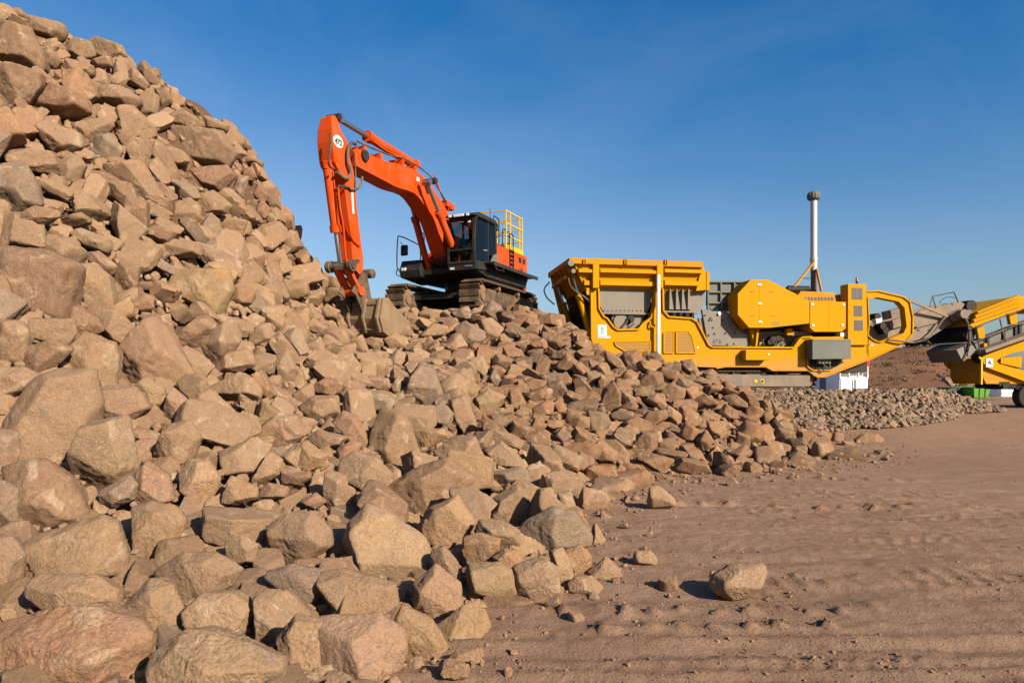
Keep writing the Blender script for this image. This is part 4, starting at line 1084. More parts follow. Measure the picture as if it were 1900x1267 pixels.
b = B(); b.box(.75, 1.75, -.60, .46, 1.35, 1.62, .03); b.box(.95, 1.35, -.34, -.20, 1.5, 2.05); b.box(.95, 1.35, .20, .34, 1.5, 2.05); b.build("boom_foot_bracket", M['dark'], exc)

# boom
top = [(657, 280), (664, 276), (678, 283), (710, 297), (745, 306), (769, 316), (792, 333), (812, 362), (830, 392), (842, 428)]
bot = [(838, 486), (826, 468), (815, 434), (804, 404), (786, 379), (769, 359), (737, 348), (716, 337), (687, 322), (661, 308)]
bm_top = [EP(x, y, .28) for x, y in top]; bm_bot = [EP(x, y, .28) for x, y in bot]
foot = [(1.10, 2.05), (1.0, 1.80), (1.2, 1.68)]
b = B(); b.prism([tuple(p) for p in smooth_line(bm_top, 3)] + foot + [tuple(p) for p in smooth_line(bm_bot, 3)], -.28, .28, bev=.02)
boom = b.build("boom", M['orange'], exc)
b = B()
hx, hz_ = EP(660, 292, .0); b.cyl((hx, -.35, hz_), (hx, .35, hz_), .15, n=20); b.build("boom_arm_pin", M['dark'], boom, auto=40)
b = B(); x, z = EP(792, 338, .36); b.cyl((x, -.70, z), (x, .70, z), .10, n=16); b.build("cylinder_pin", M['dark'], boom, auto=40)
b = B(); x, z = EP(775.5, 333, .29); b.box(x - .07, x + .07, .283, .30, z - .06, z + .06); b.build("boom_lamp", M['lamp'], boom)
b = B()
for px, py in ((676, 282), (706, 296), (746, 306), (770, 317)): x, z = EP(px, py, .2); B().box(x - .06, x + .06, -.24, .24, z - .05, z + .16).build('hose_clamp', M['orange'], boom)
b = B()
for c in (-.22, -.08, .10, .24):
    b.tube([(x, c, z + .14) for x, z in [EP(px, py, c) for px, py in ((663, 272), (690, 284), (720, 296), (750, 303), (775, 316), (798, 334), (816, 362), (830, 386))]], .022)
b.build("hydraulic_pipe", M['hose'], boom, smooth=True)
b = B(); b.tube(smooth_line([(x, -.30, z) for x, z in [EP(px, py, -.3) for px, py in ((806, 325), (815, 350), (824, 372), (832, 392))]]), .03); b.build("boom_handrail", M['orange'], boom, smooth=True)
b = B(); x, z = EP(800, 392, .0); 
for px, py in ((834, 386), (826, 380)): x, z = EP(px, py, -.3); b.box(x - .12, x + .12, -.4, -.15, z - .08, z + .12)
b.build("valve_block", M['orange'], boom)

# arm
armp = [(619, 216), (622, 213), (627, 212.5), (631, 219), (632.5, 228), (633.7, 242.6), (644.5, 261.6), (648.3, 286.4), (657.6, 321.5), (662.9, 388.7), (670.8, 453), (674.6, 477.8), (674.5, 503), (668, 510), (661, 502), (655, 482), (650, 424), (641, 338), (629, 317), (621, 300), (617, 262), (617, 238)]
b = B(); b.prism([EP(x, y, .25) for x, y in armp], -.25, .25, bev=.025); 
zt0, zt1 = EP(617, 250, .25)[1], EP(622, 212, .25)[1]
for v in b.bm.verts:
    t_ = min(max((v.co.z - zt0) / (zt1 - zt0), 0), 1); v.co.y *= 1 - .42 * t_ * t_; 
arm = b.build("arm", M['orange'], exc)
b = B()
x, z = EP(619, 219, .0); b.cyl((x, -.20, z), (x, .20, z), .09, n=18)
b.build("arm_pin", M['dark'], arm, auto=40)
# white oval number plate with the machine number
dec = B(); cx_, cz_ = EP(627.6, 263, .256)
dec.prism([(cx_ + .20 * math.cos(t), cz_ + .16 * math.sin(t)) for t in np.linspace(0, math.tau, 29)[:-1]], .251, .262); dec = dec.build("number_disc", M['label'], arm)
def lettering(text, name, loc, size, rot, mat, parent, extr=.003):
    cu = bpy.data.curves.new(name, 'FONT'); cu.body = text; cu.size = size; cu.extrude = extr; cu.offset = size * .035; cu.align_x = 'CENTER'; cu.align_y = 'CENTER'
    tmp = bpy.data.objects.new(name, cu); COL.objects.link(tmp); bpy.context.view_layer.update()
    me = bpy.data.meshes.new_from_object(tmp.evaluated_get(bpy.context.evaluated_depsgraph_get())); bpy.data.objects.remove(tmp)
    me.materials.clear(); me.materials.append(mat); o = bpy.data.objects.new(name, me); COL.objects.link(o); o.parent = parent; o.location = loc; o.rotation_euler = rot
    return o
lettering("472", "number_lettering", (cx_, .266, cz_ - .02), .19, (math.radians(90), 0, math.radians(180)), M['ink'], dec)
lettering("EX", "number_lettering", (cx_, .296, cz_ + .09), .06, (math.radians(90), 0, math.radians(180)), M['ink'], dec) if False else None
b = B(); x, z = EP(655, 376, .25); b.quad((x - .05, .252, z - .3), (x + .03, .252, z - .3), (x + .09, .252, z + .28), (x + .0, .252, z + .28), (0, .006, 0)); b.build("arm_decal", M['label'], arm)
# hydraulic cylinders (body with rod as sub-part)
def ram(name, p, q, t, r, rr, barrel_mat=M['orange'], eye=.14):
    """barrel from p to the point at fraction t, rod on to q"""
    p, q = Vector(p), Vector(q); m = p.lerp(q, t); d = (q - p).normalized()
    b = B(); b.cyl(p, m, r, n=20); b.cyl(m - d * .16, m + d * .02, r * 1.22, n=20); b.cyl(p, p + d * .10, r * 1.15, n=20)
    b.cyl(p + Vector((0, -eye, 0)), p + Vector((0, eye, 0)), r * .9, n=14); o = b.build(name, barrel_mat, exc, auto=40)
    b = B(); b.cyl(m, q, rr, n=16); b.cyl(q + Vector((0, -eye, 0)), q + Vector((0, eye, 0)), r * .85, n=14); b.build("piston_rod", M['chrome'], o, auto=40)
    return o
ac = ram("arm_cylinder", E3(769, 306, 0), E3(627, 220.5, 0), .66, .135, .075)
bc = ram("bucket_cylinder", E3(607, 306, 0), E3(632, 494, 0), .655, .125, .065)
ram("boom_cylinder", (1.75, .62, 1.62), E3(792, 338, .62), .66, .115, .065)
ram("boom_cylinder", (1.75, -.62, 1.62), E3(756, 352, -.62), .66, .115, .065)
b = B()
for off in (-.04, .05):
    b.tube(smooth_line([E3(px + off * 40, py, .05 + off) for px, py in ((768, 300), (740, 291), (715, 280), (690, 262), (684, 258))]), .02)
b.build("cylinder_pipe", M['orange'], ac, smooth=True)
b = B()
b.tube(smooth_line([E3(px, py, .16) for px, py in ((618, 318), (621, 350), (626, 400), (629, 420))]), .02); b.build("cylinder_pipe", M['orange'], bc, smooth=True)
# hoses at the arm joint and boom foot
b = B()
b.tube(smooth_line([E3(px, py, .34) for px, py in ((660, 268), (652, 266), (646, 278), (646, 300), (651, 318), (648, 328), (640, 331), (630, 324), (624, 319))]), .045)
b.tube(smooth_line([E3(px, py, .30) for px, py in ((657, 284), (659, 310), (660, 335), (659, 352))]), .022)
b.tube(smooth_line([E3(px, py, .30) for px, py in ((672, 328), (671, 340), (664, 350), (652, 352), (645, 347), (626, 346))]), .034)
b.tube(smooth_line([E3(px, py, .33) for px, py in ((613, 248), (614, 270), (610, 295), (613, 310), (620, 313))]), .028)
b.build("hydraulic_hose", M['hose'], arm, smooth=True)
b = B()
for k, (px, py) in enumerate(((641, 355), (646, 390), (652, 425), (660, 452))): pass
b.tube(smooth_line([E3(px, py, .30) for px, py in ((640, 352), (644, 382), (649, 420), (655, 445), (668, 457))]), .024)
b.tube(smooth_line([E3(px, py, .30) for px, py in ((627, 345), (631, 385), (637, 420), (641, 470), (644, 488))]), .024)

b.build("grease_pipe", M['orange'], arm, smooth=False)
b = B()
for k in range(6):
    x0 = 1.55 + .05 * k; y0 = -.42 + .16 * k
    b.tube(smooth_line([(x0, y0, 1.55), (x0 + .28, y0 + .02, 1.72), (x0 + .26, y0 + .03, 2.02), (x0 + .02, y0 + .05, 2.35 + .04 * k)]), .035)
b.build("boom_foot_hose", M['hose'], exc, smooth=True)
# bucket linkage
b = B()
p = E3(632, 494, 0); q = E3(641, 487, 0); r_ = E3(655, 541, 0)
for c in (-.36, .36): b.bar((p[0], c, p[2]), (q[0], c, q[2] + .02), .08, .22, up=(0, 1, 0)); b.cyl((p[0], c - .06, p[2]), (p[0], c + .06, p[2]), .16, n=16)
b.cyl((p[0], -.45, p[2]), (p[0], .45, p[2]), .10, n=14); b.build("side_link", M['trackmetal'], exc, auto=40)
b = B()
for c in (-.17, .17): b.bar((p[0], c, p[2]), (r_[0], c, r_[2]), .10, .20, up=(0, 1, 0))
b.cyl((r_[0], -.30, r_[2]), (r_[0], .30, r_[2]), .13, n=14); b.build("bucket_link", M['orange'], exc, auto=40)
# bucket: heel shell, cheeks, hanger ears, wear ribs, cutting lip with teeth
bk = empty("bucket", (0, 0, 0), 0, exc)
ck = [EP(x, y, .78) for x, y in ((710, 553), (720, 552), (733, 570), (762, 600), (744, 619), (724, 626), (711, 616), (705, 590))]
b = B(); b.prism(ck, -.68, .75, bev=.03); b.build("shell", M['bucket'], bk)
for c in (-.79, .755):
    b = B(); b.prism([(x + .0, z) for x, z in ck], c, c + .035, bev=.008); o = b.build("cheek_plate", M['bucket'], bk)
b = B()
lx = [p[0] for p in ck]; x0, z0 = ck[7]; x1, z1 = ck[6]; xt, zt = ck[0]
for t in (.15, .55, .9): b.bar((xt + (x1 - xt) * t + .03, -.74, zt + (z1 - zt) * t), (xt + (x1 - xt) * t + .03, .74, zt + (z1 - zt) * t), .10, .07)
for c in (-.7, -.25, .25, .7): b.bar((xt + .03, c, zt), (x0 + .06, c, z0), .06, .07); b.bar((x0 + .06, c, z0), (x1 + .04, c, z1), .06, .07)
b.build("wear_rib", M['bucket'], bk)
ear = [EP(x, y, .22) for x, y in ((672, 505), (680, 508), (688, 552), (692, 575), (672, 580), (660, 548), (652, 541))]
for c in (-.24, .19):
    b = B(); b.prism(ear, c, c + .05, bev=.01); b.build("hanger_ear", M['trackmetal'], bk)
px_t, pz_t = EP(675, 509, .0); b = B(); b.cyl((px_t, -.31, pz_t), (px_t, .31, pz_t), .13, n=18); b.build("bucket_pin", M['trackmetal'], bk, auto=40)
bx3, bz3 = ck[3]
for c in np.linspace(-.68, .68, 5):
    b = B(); b.prism([(bx3 + .05, bz3 + .06), (bx3 - .30, bz3 - .10), (bx3 + .0, bz3 - .08)], c - .06, c + .06); b.build("bucket_tooth", M['bucket'], bk)
lettering("ZAX", "panel_lettering", (-1.35, 1.519, 1.88), .17, (math.radians(90), 0, math.radians(180)), M['ink'], pan)
lettering("470", "panel_lettering", (-.85, 1.519, 2.16), .16, (math.radians(90), 0, math.radians(180)), M['label'], pan) if False else None

# operator seated in the cab: one skinned body with clothing as children
def skinned(name, joints, edges, mat, parent=None, sub=2):
    me = bpy.data.meshes.new(name); me.from_pydata([j[:3] for j in joints], edges, []); me.update()
    o = bpy.data.objects.new(name, me); COL.objects.link(o); me.materials.append(mat)
    m = o.modifiers.new("skin", 'SKIN'); m.use_smooth_shade = True
    for v, j in zip(me.skin_vertices[0].data, joints): v.radius = (j[3], j[3] if len(j) < 5 else j[4])
    me.skin_vertices[0].data[0].use_root = True
    o.modifiers.new("sub", 'SUBSURF').levels = sub
    o.modifiers["sub"].render_levels = sub
    if parent: o.parent = parent
    return o
def w2(lx, ly, lz): return (EO[0] + lx * EF[0] + ly * EL[0], EO[1] + lx * EF[1] + ly * EL[1], EO[2] + lz)
person = empty("person", w2(1.28, .97, 1.96), math.atan2(EF[1], EF[0]))
tag(person, "operator in yellow green safety vest sitting inside the excavator cab", "person")
J = [(0, 0, .10, .15), (-.02, 0, .33, .15), (-.02, 0, .50, .17), (-.01, 0, .60, .07), (.01, 0, .68, .085), (.02, 0, .80, .10),
     (-.02, .20, .52, .075), (.12, .25, .30, .055), (.36, .27, .30, .042), (.44, .27, .33, .035),
     (-.02, -.20, .52, .075), (.12, -.25, .30, .055), (.36, -.27, .30, .042), (.44, -.27, .33, .035),
     (.10, .11, .08, .10), (.48, .13, .10, .075), (.52, .13, -.30, .05), (.62, .13, -.34, .045),
     (.10, -.11, .08, .10), (.48, -.13, .10, .075), (.52, -.13, -.30, .05), (.62, -.13, -.34, .045)]
ED = [(0, 1), (1, 2), (2, 3), (3, 4), (4, 5), (2, 6), (6, 7), (7, 8), (8, 9), (2, 10), (10, 11), (11, 12), (12, 13), (0, 14), (14, 15), (15, 16), (16, 17), (0, 18), (18, 19), (19, 20), (20, 21)]
skinned("body", J, ED, M['skin'], person)
skinned("safety_vest", [(0, 0, .08, .165), (-.02, 0, .33, .165), (-.02, 0, .51, .185), (-.02, .19, .53, .085), (-.02, -.19, .53, .085)], [(0, 1), (1, 2), (2, 3), (2, 4)], M['hivis'], person)
skinned("trousers", [(0, 0, .09, .16), (.10, .11, .08, .108), (.48, .13, .10, .085), (.52, .13, -.26, .06), (.10, -.11, .08, .108), (.48, -.13, .10, .085), (.52, -.13, -.26, .06)], [(0, 1), (1, 2), (2, 3), (0, 4), (4, 5), (5, 6)], M['seatcloth'], person)
b = B(); bmesh.ops.create_uvsphere(b.bm, u_segments=16, v_segments=10, radius=.115, matrix=Matrix.Translation((.015, 0, .80)) @ Matrix.Diagonal((1.1, .95, .85, 1))); b.box(.08, .18, -.08, .08, .79, .805, .004); b.build("hard_hat", M['hivis'], person, smooth=True)

# ------------------------------------------------------------------ jaw crusher plant (local x along its length, y away from the viewer, z up)
CH = math.atan2(.167, .986); CU = np.array([math.cos(CH), math.sin(CH)]); CN = np.array([-math.sin(CH), math.cos(CH)])
CO = np.array([(1100 - CX) / F * 22.0, 22.0])
def CP(px, py, y=0.0):
    """local (x, z) on the plant's lengthwise plane y seen at a photo pixel"""
    a = (px - CX) / F; d = (y + CO @ CN) / (a * CN[0] + CN[1]); p = np.array([a * d, d]) - CO
    return (float(p @ CU), float(EYE + (HY - py) / F * d))
def CL(pts, y=0.0): return [CP(px, py, y) for px, py in pts]
def C3(px, py, y=0.0): x, z = CP(px, py, y); return (x, y, z)
crs = empty("crusher_plant", (CO[0], CO[1], 0), CH)
tag(crs, "yellow tracked jaw crusher with feed hopper and tall silver stack", "crusher")
W = 2.75
side = [(1096, 534), (1097, 628), (1100, 637), (1106.6, 646), (1122, 657), (1152, 666), (1240, 678), (1332, 682), (1345, 679), (1420, 679), (1430, 686), (1497, 686), (1513, 699), (1529, 699), (1612, 667), (1612, 625), (1581, 624), (1505, 625), (1487, 626), (1481, 631), (1471, 645), (1321, 644), (1314, 640), (1292, 597), (1282, 591), (1240, 588), (1230, 577), (1229, 534), (1214, 534), (1214, 568), (1207, 590), (1193, 600), (1184, 611), (1146, 612), (1138, 607), (1126, 591), (1120, 588), (1111, 573), (1110, 534)]
b = B(); b.prism(CL(side), 0, .16); sf = b.build("side_frame", M['yellow_splashed'], crs)
b = B(); b.prism(CL(side), W, W + .12); b.build("side_frame", M['yellow'], crs)
edge = CL([(1110, 536), (1111, 573), (1120, 588), (1126, 591), (1138, 607), (1146, 612), (1184, 611), (1193, 600), (1207, 590), (1214, 568), (1214, 536)])
def flange(name, pts, y0, y1, t, mat, par):
    b = B()
    for p, q in zip(pts, pts[1:]): b.bar((p[0], (y0 + y1) / 2, p[1]), (q[0], (y0 + y1) / 2, q[1]), t, y1 - y0, up=(0, 1, 0))
    return b.build(name, mat, par)
flange("frame_flange", edge, -.07, .20, .05, M['yellow'], sf)
flange("frame_flange", CL([(1229, 536), (1230, 577), (1240, 588), (1282, 591), (1292, 597), (1314, 640), (1321, 644), (1471, 645), (1481, 631), (1487, 626), (1505, 625)]), -.07, .20, .05, M['yellow'], sf)
flange("track_arch_flange", CL([(1328, 683), (1345, 680), (1420, 680), (1432, 687), (1496, 687)]), -.06, .2, .045, M['yellow_dusty'], sf)
flange("belly_flange", CL([(1513, 699), (1529, 699), (1612, 667), (1677, 637)]), -.06, .2, .04, M['yellow_dusty'], sf)
b = B(); b.box(CP(1097, 600)[0], CP(1620, 640)[0], .3, W - .2, 1.95, 2.45); b.build("chassis_deck", M['dark'], crs)
# hopper
def plate(name, q, t, mat, par=crs): return B().quad(*q, t).build(name, mat, par)
hop = empty("feed_hopper", (0, 0, 0), 0, crs)
tl, tr_ = CP(1061, 480, -.1), CP(1303, 488.5, -.1); bl, br_ = CP(1086, 534, .15), CP(1292, 541, .15)
plate("hopper_wall", ((tl[0], -.1, tl[1]), (tr_[0], -.1, tr_[1]), (br_[0], .15, br_[1]), (bl[0], .15, bl[1])), (0, .05, 0), M['yellow'], hop)
plate("hopper_wall", ((tl[0], W + .1, tl[1]), (tr_[0], W + .1, tr_[1]), (br_[0], W - .15, br_[1]), (bl[0], W - .15, bl[1])), (0, -.05, 0), M['yellow'], hop)
plate("hopper_end_wall", ((tl[0], -.1, tl[1]), (tl[0], W + .1, tl[1]), (bl[0], W - .1, bl[1] - .1), (bl[0], .1, bl[1] - .1)), (.05, 0, 0), M['yellow'], hop)
hz0 = tl[1]
b = B(); b.box(tl[0] - .02, tr_[0], -.18, .0, tl[1] - .17, tl[1] + .02, .01); b.build("hopper_rim", M['yellow_dusty'], hop)
b = B(); b.box(tl[0] - .10, tl[0] + .02, -.17, W + .17, tl[1] - .16, tl[1] + .02, .01); b.build("hopper_rim", M['yellow_dusty'], hop)
b = B(); b.box(tl[0] - .02, tr_[0], W, W + .18, tl[1] - .17, tl[1] + .02, .01); b.build("hopper_rim", M['yellow_dusty'], hop)
for py0, py1, yy, m_ in ((500, 509, -.04, 'yellow'), (521, 532.5, .06, 'yellow')):
    for xa, xb in ((1072 + (py0 - 500) * .5, 1100), (1112, 1219), (1231, 1299 - (py0 - 500) * .25)):
        p, q = CP(xa, py0, yy), CP(xb, py1 + 2, yy); zt, zb = p[1], CP(xa, py1, yy)[1]
        b = B(); b.prism([(yy + .05, zt + .06), (yy - .13, zt - .02), (yy - .13, zb + .05), (yy + .05, zb - .01)], p[0], q[0], axis='x'); b.build("hopper_rib", M[m_], hop)
for xa, xb in ((1100, 1112), (1219, 1231)):
    p, q = CP(xa, 490, -.2), CP(xb, 538, -.2); b = B(); b.box(p[0], q[0], -.2, .12, CP(xa, 536)[1], CP(xa, 492)[1], .015); b.build("hopper_post", M['yellow'], hop)
for xa in (1082, 1158, 1233):
    p = CP(xa, 483, -.2); b = B()
    for dx in (0, .07): b.box(p[0] + dx, p[0] + dx + .03, -.24, -.17, p[1] - .13, p[1] + .03)
    b.build("rim_lug", M['yellow_dusty'], hop)
b = B(); b.prism(CL([(1303, 490), (1309, 509), (1309, 538), (1291, 540)], -.02), -.05, .1); b.build("hopper_gusset", M['yellow'], hop)
b = B(); x, z = CP(1310, 520, .1); b.box(x - .05, x + .05, -.05, W, z - .35, z + .25); b.build("hopper_front_wall", M['yellow'], hop)
for k in range(5):
    y = .25 + (W - .5) * k / 4; b = B(); b.quad((tl[0] - .02, y, tl[1] - .15), (tl[0] - .16, y, tl[1] - .15), (bl[0] - .06, y, bl[1] - .1), (bl[0] + .02, y, bl[1] - .1), (0, .06, 0)); b.build("end_wall_rib", M['yellow_dusty'], hop)
b = B(); b.bar((tl[0] - .12, .2, tl[1] - .55), (tl[0] - .12 + .12, W - .2, tl[1] - .55), .10); b.build("end_wall_beam", M['yellow_dusty'], hop)
# feeder under the hopper; dark paint puts the machine end's shade into its plates
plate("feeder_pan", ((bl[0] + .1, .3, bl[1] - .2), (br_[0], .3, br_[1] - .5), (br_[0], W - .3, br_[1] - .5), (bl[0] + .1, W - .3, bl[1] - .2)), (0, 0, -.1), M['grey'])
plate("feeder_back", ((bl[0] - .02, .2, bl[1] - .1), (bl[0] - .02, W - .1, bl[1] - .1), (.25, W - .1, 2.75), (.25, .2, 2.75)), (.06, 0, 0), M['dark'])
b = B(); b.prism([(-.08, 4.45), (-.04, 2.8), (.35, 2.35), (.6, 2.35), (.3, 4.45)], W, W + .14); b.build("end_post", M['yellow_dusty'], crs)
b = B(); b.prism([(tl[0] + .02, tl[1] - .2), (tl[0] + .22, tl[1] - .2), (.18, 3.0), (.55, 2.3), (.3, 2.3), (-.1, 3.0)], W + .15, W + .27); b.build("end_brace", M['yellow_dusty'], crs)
plate("end_plate", ((-.05, .16, 3.1), (-.05, W, 3.1), (.25, W, 2.25), (.25, .16, 2.25)), (.05, 0, 0), M['dark'])  # dark grey stands for the shade between the end posts
def ram2(p, q, t, r, rr, par):
    p, q = Vector(p), Vector(q); m = p.lerp(q, t); b = B(); b.cyl(p, m, r, n=16); b.cyl(m - (q - p).normalized() * .1, m, r * 1.2, n=16); o = b.build("hopper_ram", M['yellow'], par, auto=40)
    B().cyl(m, q, rr, n=12).build("piston_rod", M['chrome'], o, auto=40)
ram2((.02, .35, 3.15), (tl[0] + .14, .30, tl[1] - .5), .68, .10, .05, crs); ram2((.02, W - .35, 3.15), (tl[0] + .14, W - .3, tl[1] - .5), .68, .10, .05, crs)
b = B(); b.tube(smooth_line([(tl[0] - .05, .2, tl[1] - .5), (tl[0] + .05, .1, tl[1] - .9), (-.12, .1, tl[1] - 1.3), (-.1, .12, 3.9), (-.05, .1, 3.4)]), .03); b.build("hydraulic_hose", M['hose'], crs, smooth=True)
b = B(); b.tube(smooth_line([(tl[0] - .1, W - .1, tl[1] - .35), (tl[0] - .28, W, tl[1] - .6), (tl[0] - .18, W, tl[1] - .9), (tl[0] + .1, W, tl[1] - 1.15)]), .025); b.build("hydraulic_hose", M['hose'], crs, smooth=True)
b = B(); x, z = CP(1062, 489, -.12); b.cyl((x - .06, -.2, z), (x - .06, .05, z), .10, n=16); b.cyl((x + .02, -.2, z - .25), (x + .02, .05, z - .25), .07, n=14); b.build("wall_lock", M['grey'], hop, auto=40)
# grey feeder sides, bolts, ribs, springs
b = B(); b.prism(CL([(1112, 535), (1210, 536), (1207, 566), (1199, 581), (1120, 579), (1112, 566)], .2), .2, .26); fs_ = b.build("feeder_side", M['grey'], crs)
b = B(); b.box(*[CP(1113, 581, .17)[0], CP(1204, 581, .17)[0]], .15, .22, CP(1150, 583, .17)[1], CP(1150, 580, .17)[1]); b.build("feeder_lip", M['grey'], fs_)
for k in range(11):
    x, z = CP(1121 + 7.6 * k, 576.5, .19); b = B(); b.cyl((x, .185, z), (x, .2, z), .022, n=6); b.build("bolt", M['dark'], fs_)
b = B(); b.prism(CL([(1228, 537), (1308, 540), (1308, 560), (1296, 583), (1282, 581), (1230, 577)], .2), .2, .26); fs2 = b.build("feeder_side", M['grey'], crs)
for px in (1239, 1251, 1262, 1273):
    b = B(); b.prism(CL([(px, 538), (px + 1.6, 538), (px + 7, 575), (px - 1, 575)], .2), .02, .2); b.build("spring_gusset", M['grey'], fs2)
b = B(); x0, z0 = CP(1230, 577, .1); x1, _ = CP(1288, 577, .1); b.box(x0, x1, .0, .2, z0 - .05, z0); b.build("spring_shelf", M['grey'], fs2)
for px in (1249.5, 1261.5, 1273.5):
    x, z = CP(px, 577, .1); b = B(); R_ = .085
    b.tube([(x + R_ * math.cos(t), .1 + R_ * math.sin(t), z - .05 - .20 * t / (math.tau * 4)) for t in np.linspace(0, math.tau * 4, 40)], .02, 6); b.cyl((x, .1, z - .26), (x, .1, z), .05, n=10); b.build("coil_spring", M['dark'], crs, smooth=True)
# feeder drive behind the cut-out
b = B(); b.prism(CL([(1135, 582), (1197, 582), (1190, 606), (1180, 613), (1148, 613), (1136, 603)], .3), .3, .36); dv = b.build("drive_plate", M['grey'], crs)
x, z = CP(1151, 597, .28); b = B(); b.cyl((x, .22, z), (x, .3, z), .24, n=28); b.build("gear_case", M['grey'], dv, auto=40)
x, z = CP(1169, 593, .22); b = B(); b.cyl((x, .12, z), (x, .3, z), .12, n=18); b.cyl((x, .05, z), (x, .12, z), .07, n=14); b.build("drive_motor", M['dark'], dv, auto=40)
b = B(); b.tube([C3(1165, 594, .15), C3(1158, 604, .1), C3(1152, 612, .1)], .03); b.build("drive_hose", M['hose'], dv, smooth=True)
b = B(); b.tube([C3(1176, 600, .15), C3(1168, 608, .1), C3(1163, 612, .1)], .025); b.build("drive_hose", M['hose'], dv, smooth=True)
b = B(); b.box(CP(1110, 600)[0], CP(1300, 600)[0], .5, .6, 2.5, 4.2); b.build("interior_shade_sheet", M['void'], crs)  # black sheet painting the darkness inside the machine
# white prop pole
x, z0 = CP(1221.5, 650, -.2); z1 = CP(1222, 510, -.2)[1]; b = B(); b.cyl((x, -.2, z0 - .2), (x, -.2, z1), .058, n=16); b.build("prop_pole", M['white'], crs, auto=40)
# safety label with blue pictograms
x0, z0 = CP(1109, 627, 0); x1, z1 = CP(1125.5, 603, 0); b = B(); b.box(x0, x1, -.012, 0, z0, z1); lb = b.build("safety_label", M['label'], crs)
for t, nm in ((.72, 0), (.38, 1)):
    b = B(); b.cyl(((x0 + x1) / 2, -.018, z0 + (z1 - z0) * t), ((x0 + x1) / 2, -.012, z0 + (z1 - z0) * t), .055, n=18); b.build("pictogram", M['blueink'], lb)
    b = B(); zc = z0 + (z1 - z0) * t; b.box((x0 + x1) / 2 - .03, (x0 + x1) / 2 + .03, -.021, -.018, zc - .012 - .02 * nm, zc + .018); b.build("pictogram_symbol", M['label'], lb)
b = B(); b.box(x0 + .03, x1 - .02, -.016, -.012, z0 + .03, z0 + .05); b.build("label_line", M['blueink'], lb)
b = B(); b.box(x1, x1 + .12, -.012, 0, z0 + .0, z0 + .06); b.build("label_tab", M['label'], lb)
# perforated vents
def vent(poly, rows, par):
    b = B(); b.prism(CL(poly), -.03, .0); v = b.build("vent_panel", M['yellow'], par)
    flange("vent_rim", CL(poly + poly[:1]), -.05, .0, .035, M['yellow'], v)
    b = B(); xs = [p[0] for p in poly]; ys = [p[1] for p in poly]; k = 0; py = min(ys) + 3
    H = hull2(poly)
    def inside(x, y):
        s = [(H[(i + 1) % len(H)][0] - H[i][0]) * (y - H[i][1]) - (H[(i + 1) % len(H)][1] - H[i][1]) * (x - H[i][0]) for i in range(len(H))]
        return all(q > 3 for q in s) or all(q < -3 for q in s)
    while py < max(ys) - 1:
        px = min(xs) + 2 + (k % 2) * 1.9
        while px < max(xs) - 3:
            if inside(px, py) and inside(px + 2.6, py + 1): p, q = CP(px, py, -.034), CP(px + 2.7, py + 1.5, -.034); b.box(p[0], q[0], -.036, -.028, q[1], p[1])
            px += 3.9
        py += 2.7; k += 1
    o = b.build("vent_slots", M['mesh'], v); o['kind'] = 'stuff'
vent([(1140, 634), (1206, 633), (1206, 652), (1160, 652), (1142, 641)], 6, sf); vent([(1231, 618), (1236, 615), (1249, 615), (1249, 655), (1231, 655)], 10, sf); vent([(1254, 615), (1276, 615), (1282, 622), (1290, 655), (1254, 655)], 10, sf)
b = B(); b.tube(smooth_line([C3(1206, 596, -.05), C3(1207, 604, -.1), C3(1212, 607, -.1), C3(1215, 603, -.05)]), .03); b.build("lifting_hook", M['yellow'], sf, smooth=True)
# jaw crusher body
jaw = [(1302.5, 574.5), (1307.6, 574), (1323, 579), (1348, 576), (1362, 600), (1376, 619), (1388, 619), (1391.6, 644), (1314, 640)]
b = B(); b.prism(CL(jaw, .22), .22, .34, bev=.01); jb = b.build("jaw_side_plate", M['grey'], crs)
b = B(); b.box(CP(1312, 600, .3)[0], CP(1400, 600, .3)[0], .34, W - .3, 2.6, 3.75); b.build("jaw_body", M['grey'], crs)
for px, py in ((1308, 585), (1318.6, 590), (1316, 594), (1321, 594), (1341, 594), (1323, 608), (1315, 622), (1326, 619), (1346, 618), (1363, 617), (1350, 639), (1362, 638)):
    x, z = CP(px, py, .2); b = B(); b.cyl((x, .195, z), (x, .22, z), .03, n=8); b.build("bolt", M['dark'], jb)
for px, py in ((1334, 582), (1351.5, 580)):
    x, z = CP(px, py, .2); b = B(); b.cyl((x, .15, z), (x, .22, z), .05, n=14); b.cyl((x, .13, z), (x, .15, z), .025, n=10); b.build("toggle_pin", M['steel'], jb, auto=40)
def mark(px, py, w, y, par):
    for k, up in ((0, 1), (1, 0), (2, 1)):
        b = B(); c = px + k * w * .62; t = [(c, py + w * .45), (c + w * .55, py + w * .45), (c + w * .28, py - w * .45)] if up else [(c, py - w * .45), (c + w * .55, py - w * .45), (c + w * .28, py + w * .15)]
        b.prism(CL(t, y), y - .008, y); b.build("maker_mark", M['ink'], par)
mark(1322, 633, 9, .22, jb)
ch = [(1312, 522), (1379, 524), (1362, 548), (1352, 577), (1322, 577), (1311, 566)]
b = B(); b.prism(CL(ch, .55), .55, .62); cb = b.build("chute_panel", M['greygreen'], crs)
for px in (1313, 1337, 1362): p, q = CP(px, 523, .5), CP(px, 576 if px < 1360 else 548, .5); b = B(); b.bar((p[0], .5, p[1]), (q[0], .5, q[1]), .05, .10, up=(0, 1, 0)); b.build("chute_rib", M['greygreen'], cb)
for py, x1 in ((523, 1378), (542, 1366), (562, 1355)): p, q = CP(1312, py, .5), CP(x1, py, .5); b = B(); b.bar((p[0], .5, p[1]), (q[0], .5, q[1]), .05, .10, up=(0, 1, 0)); b.build("chute_rib", M['greygreen'], cb)
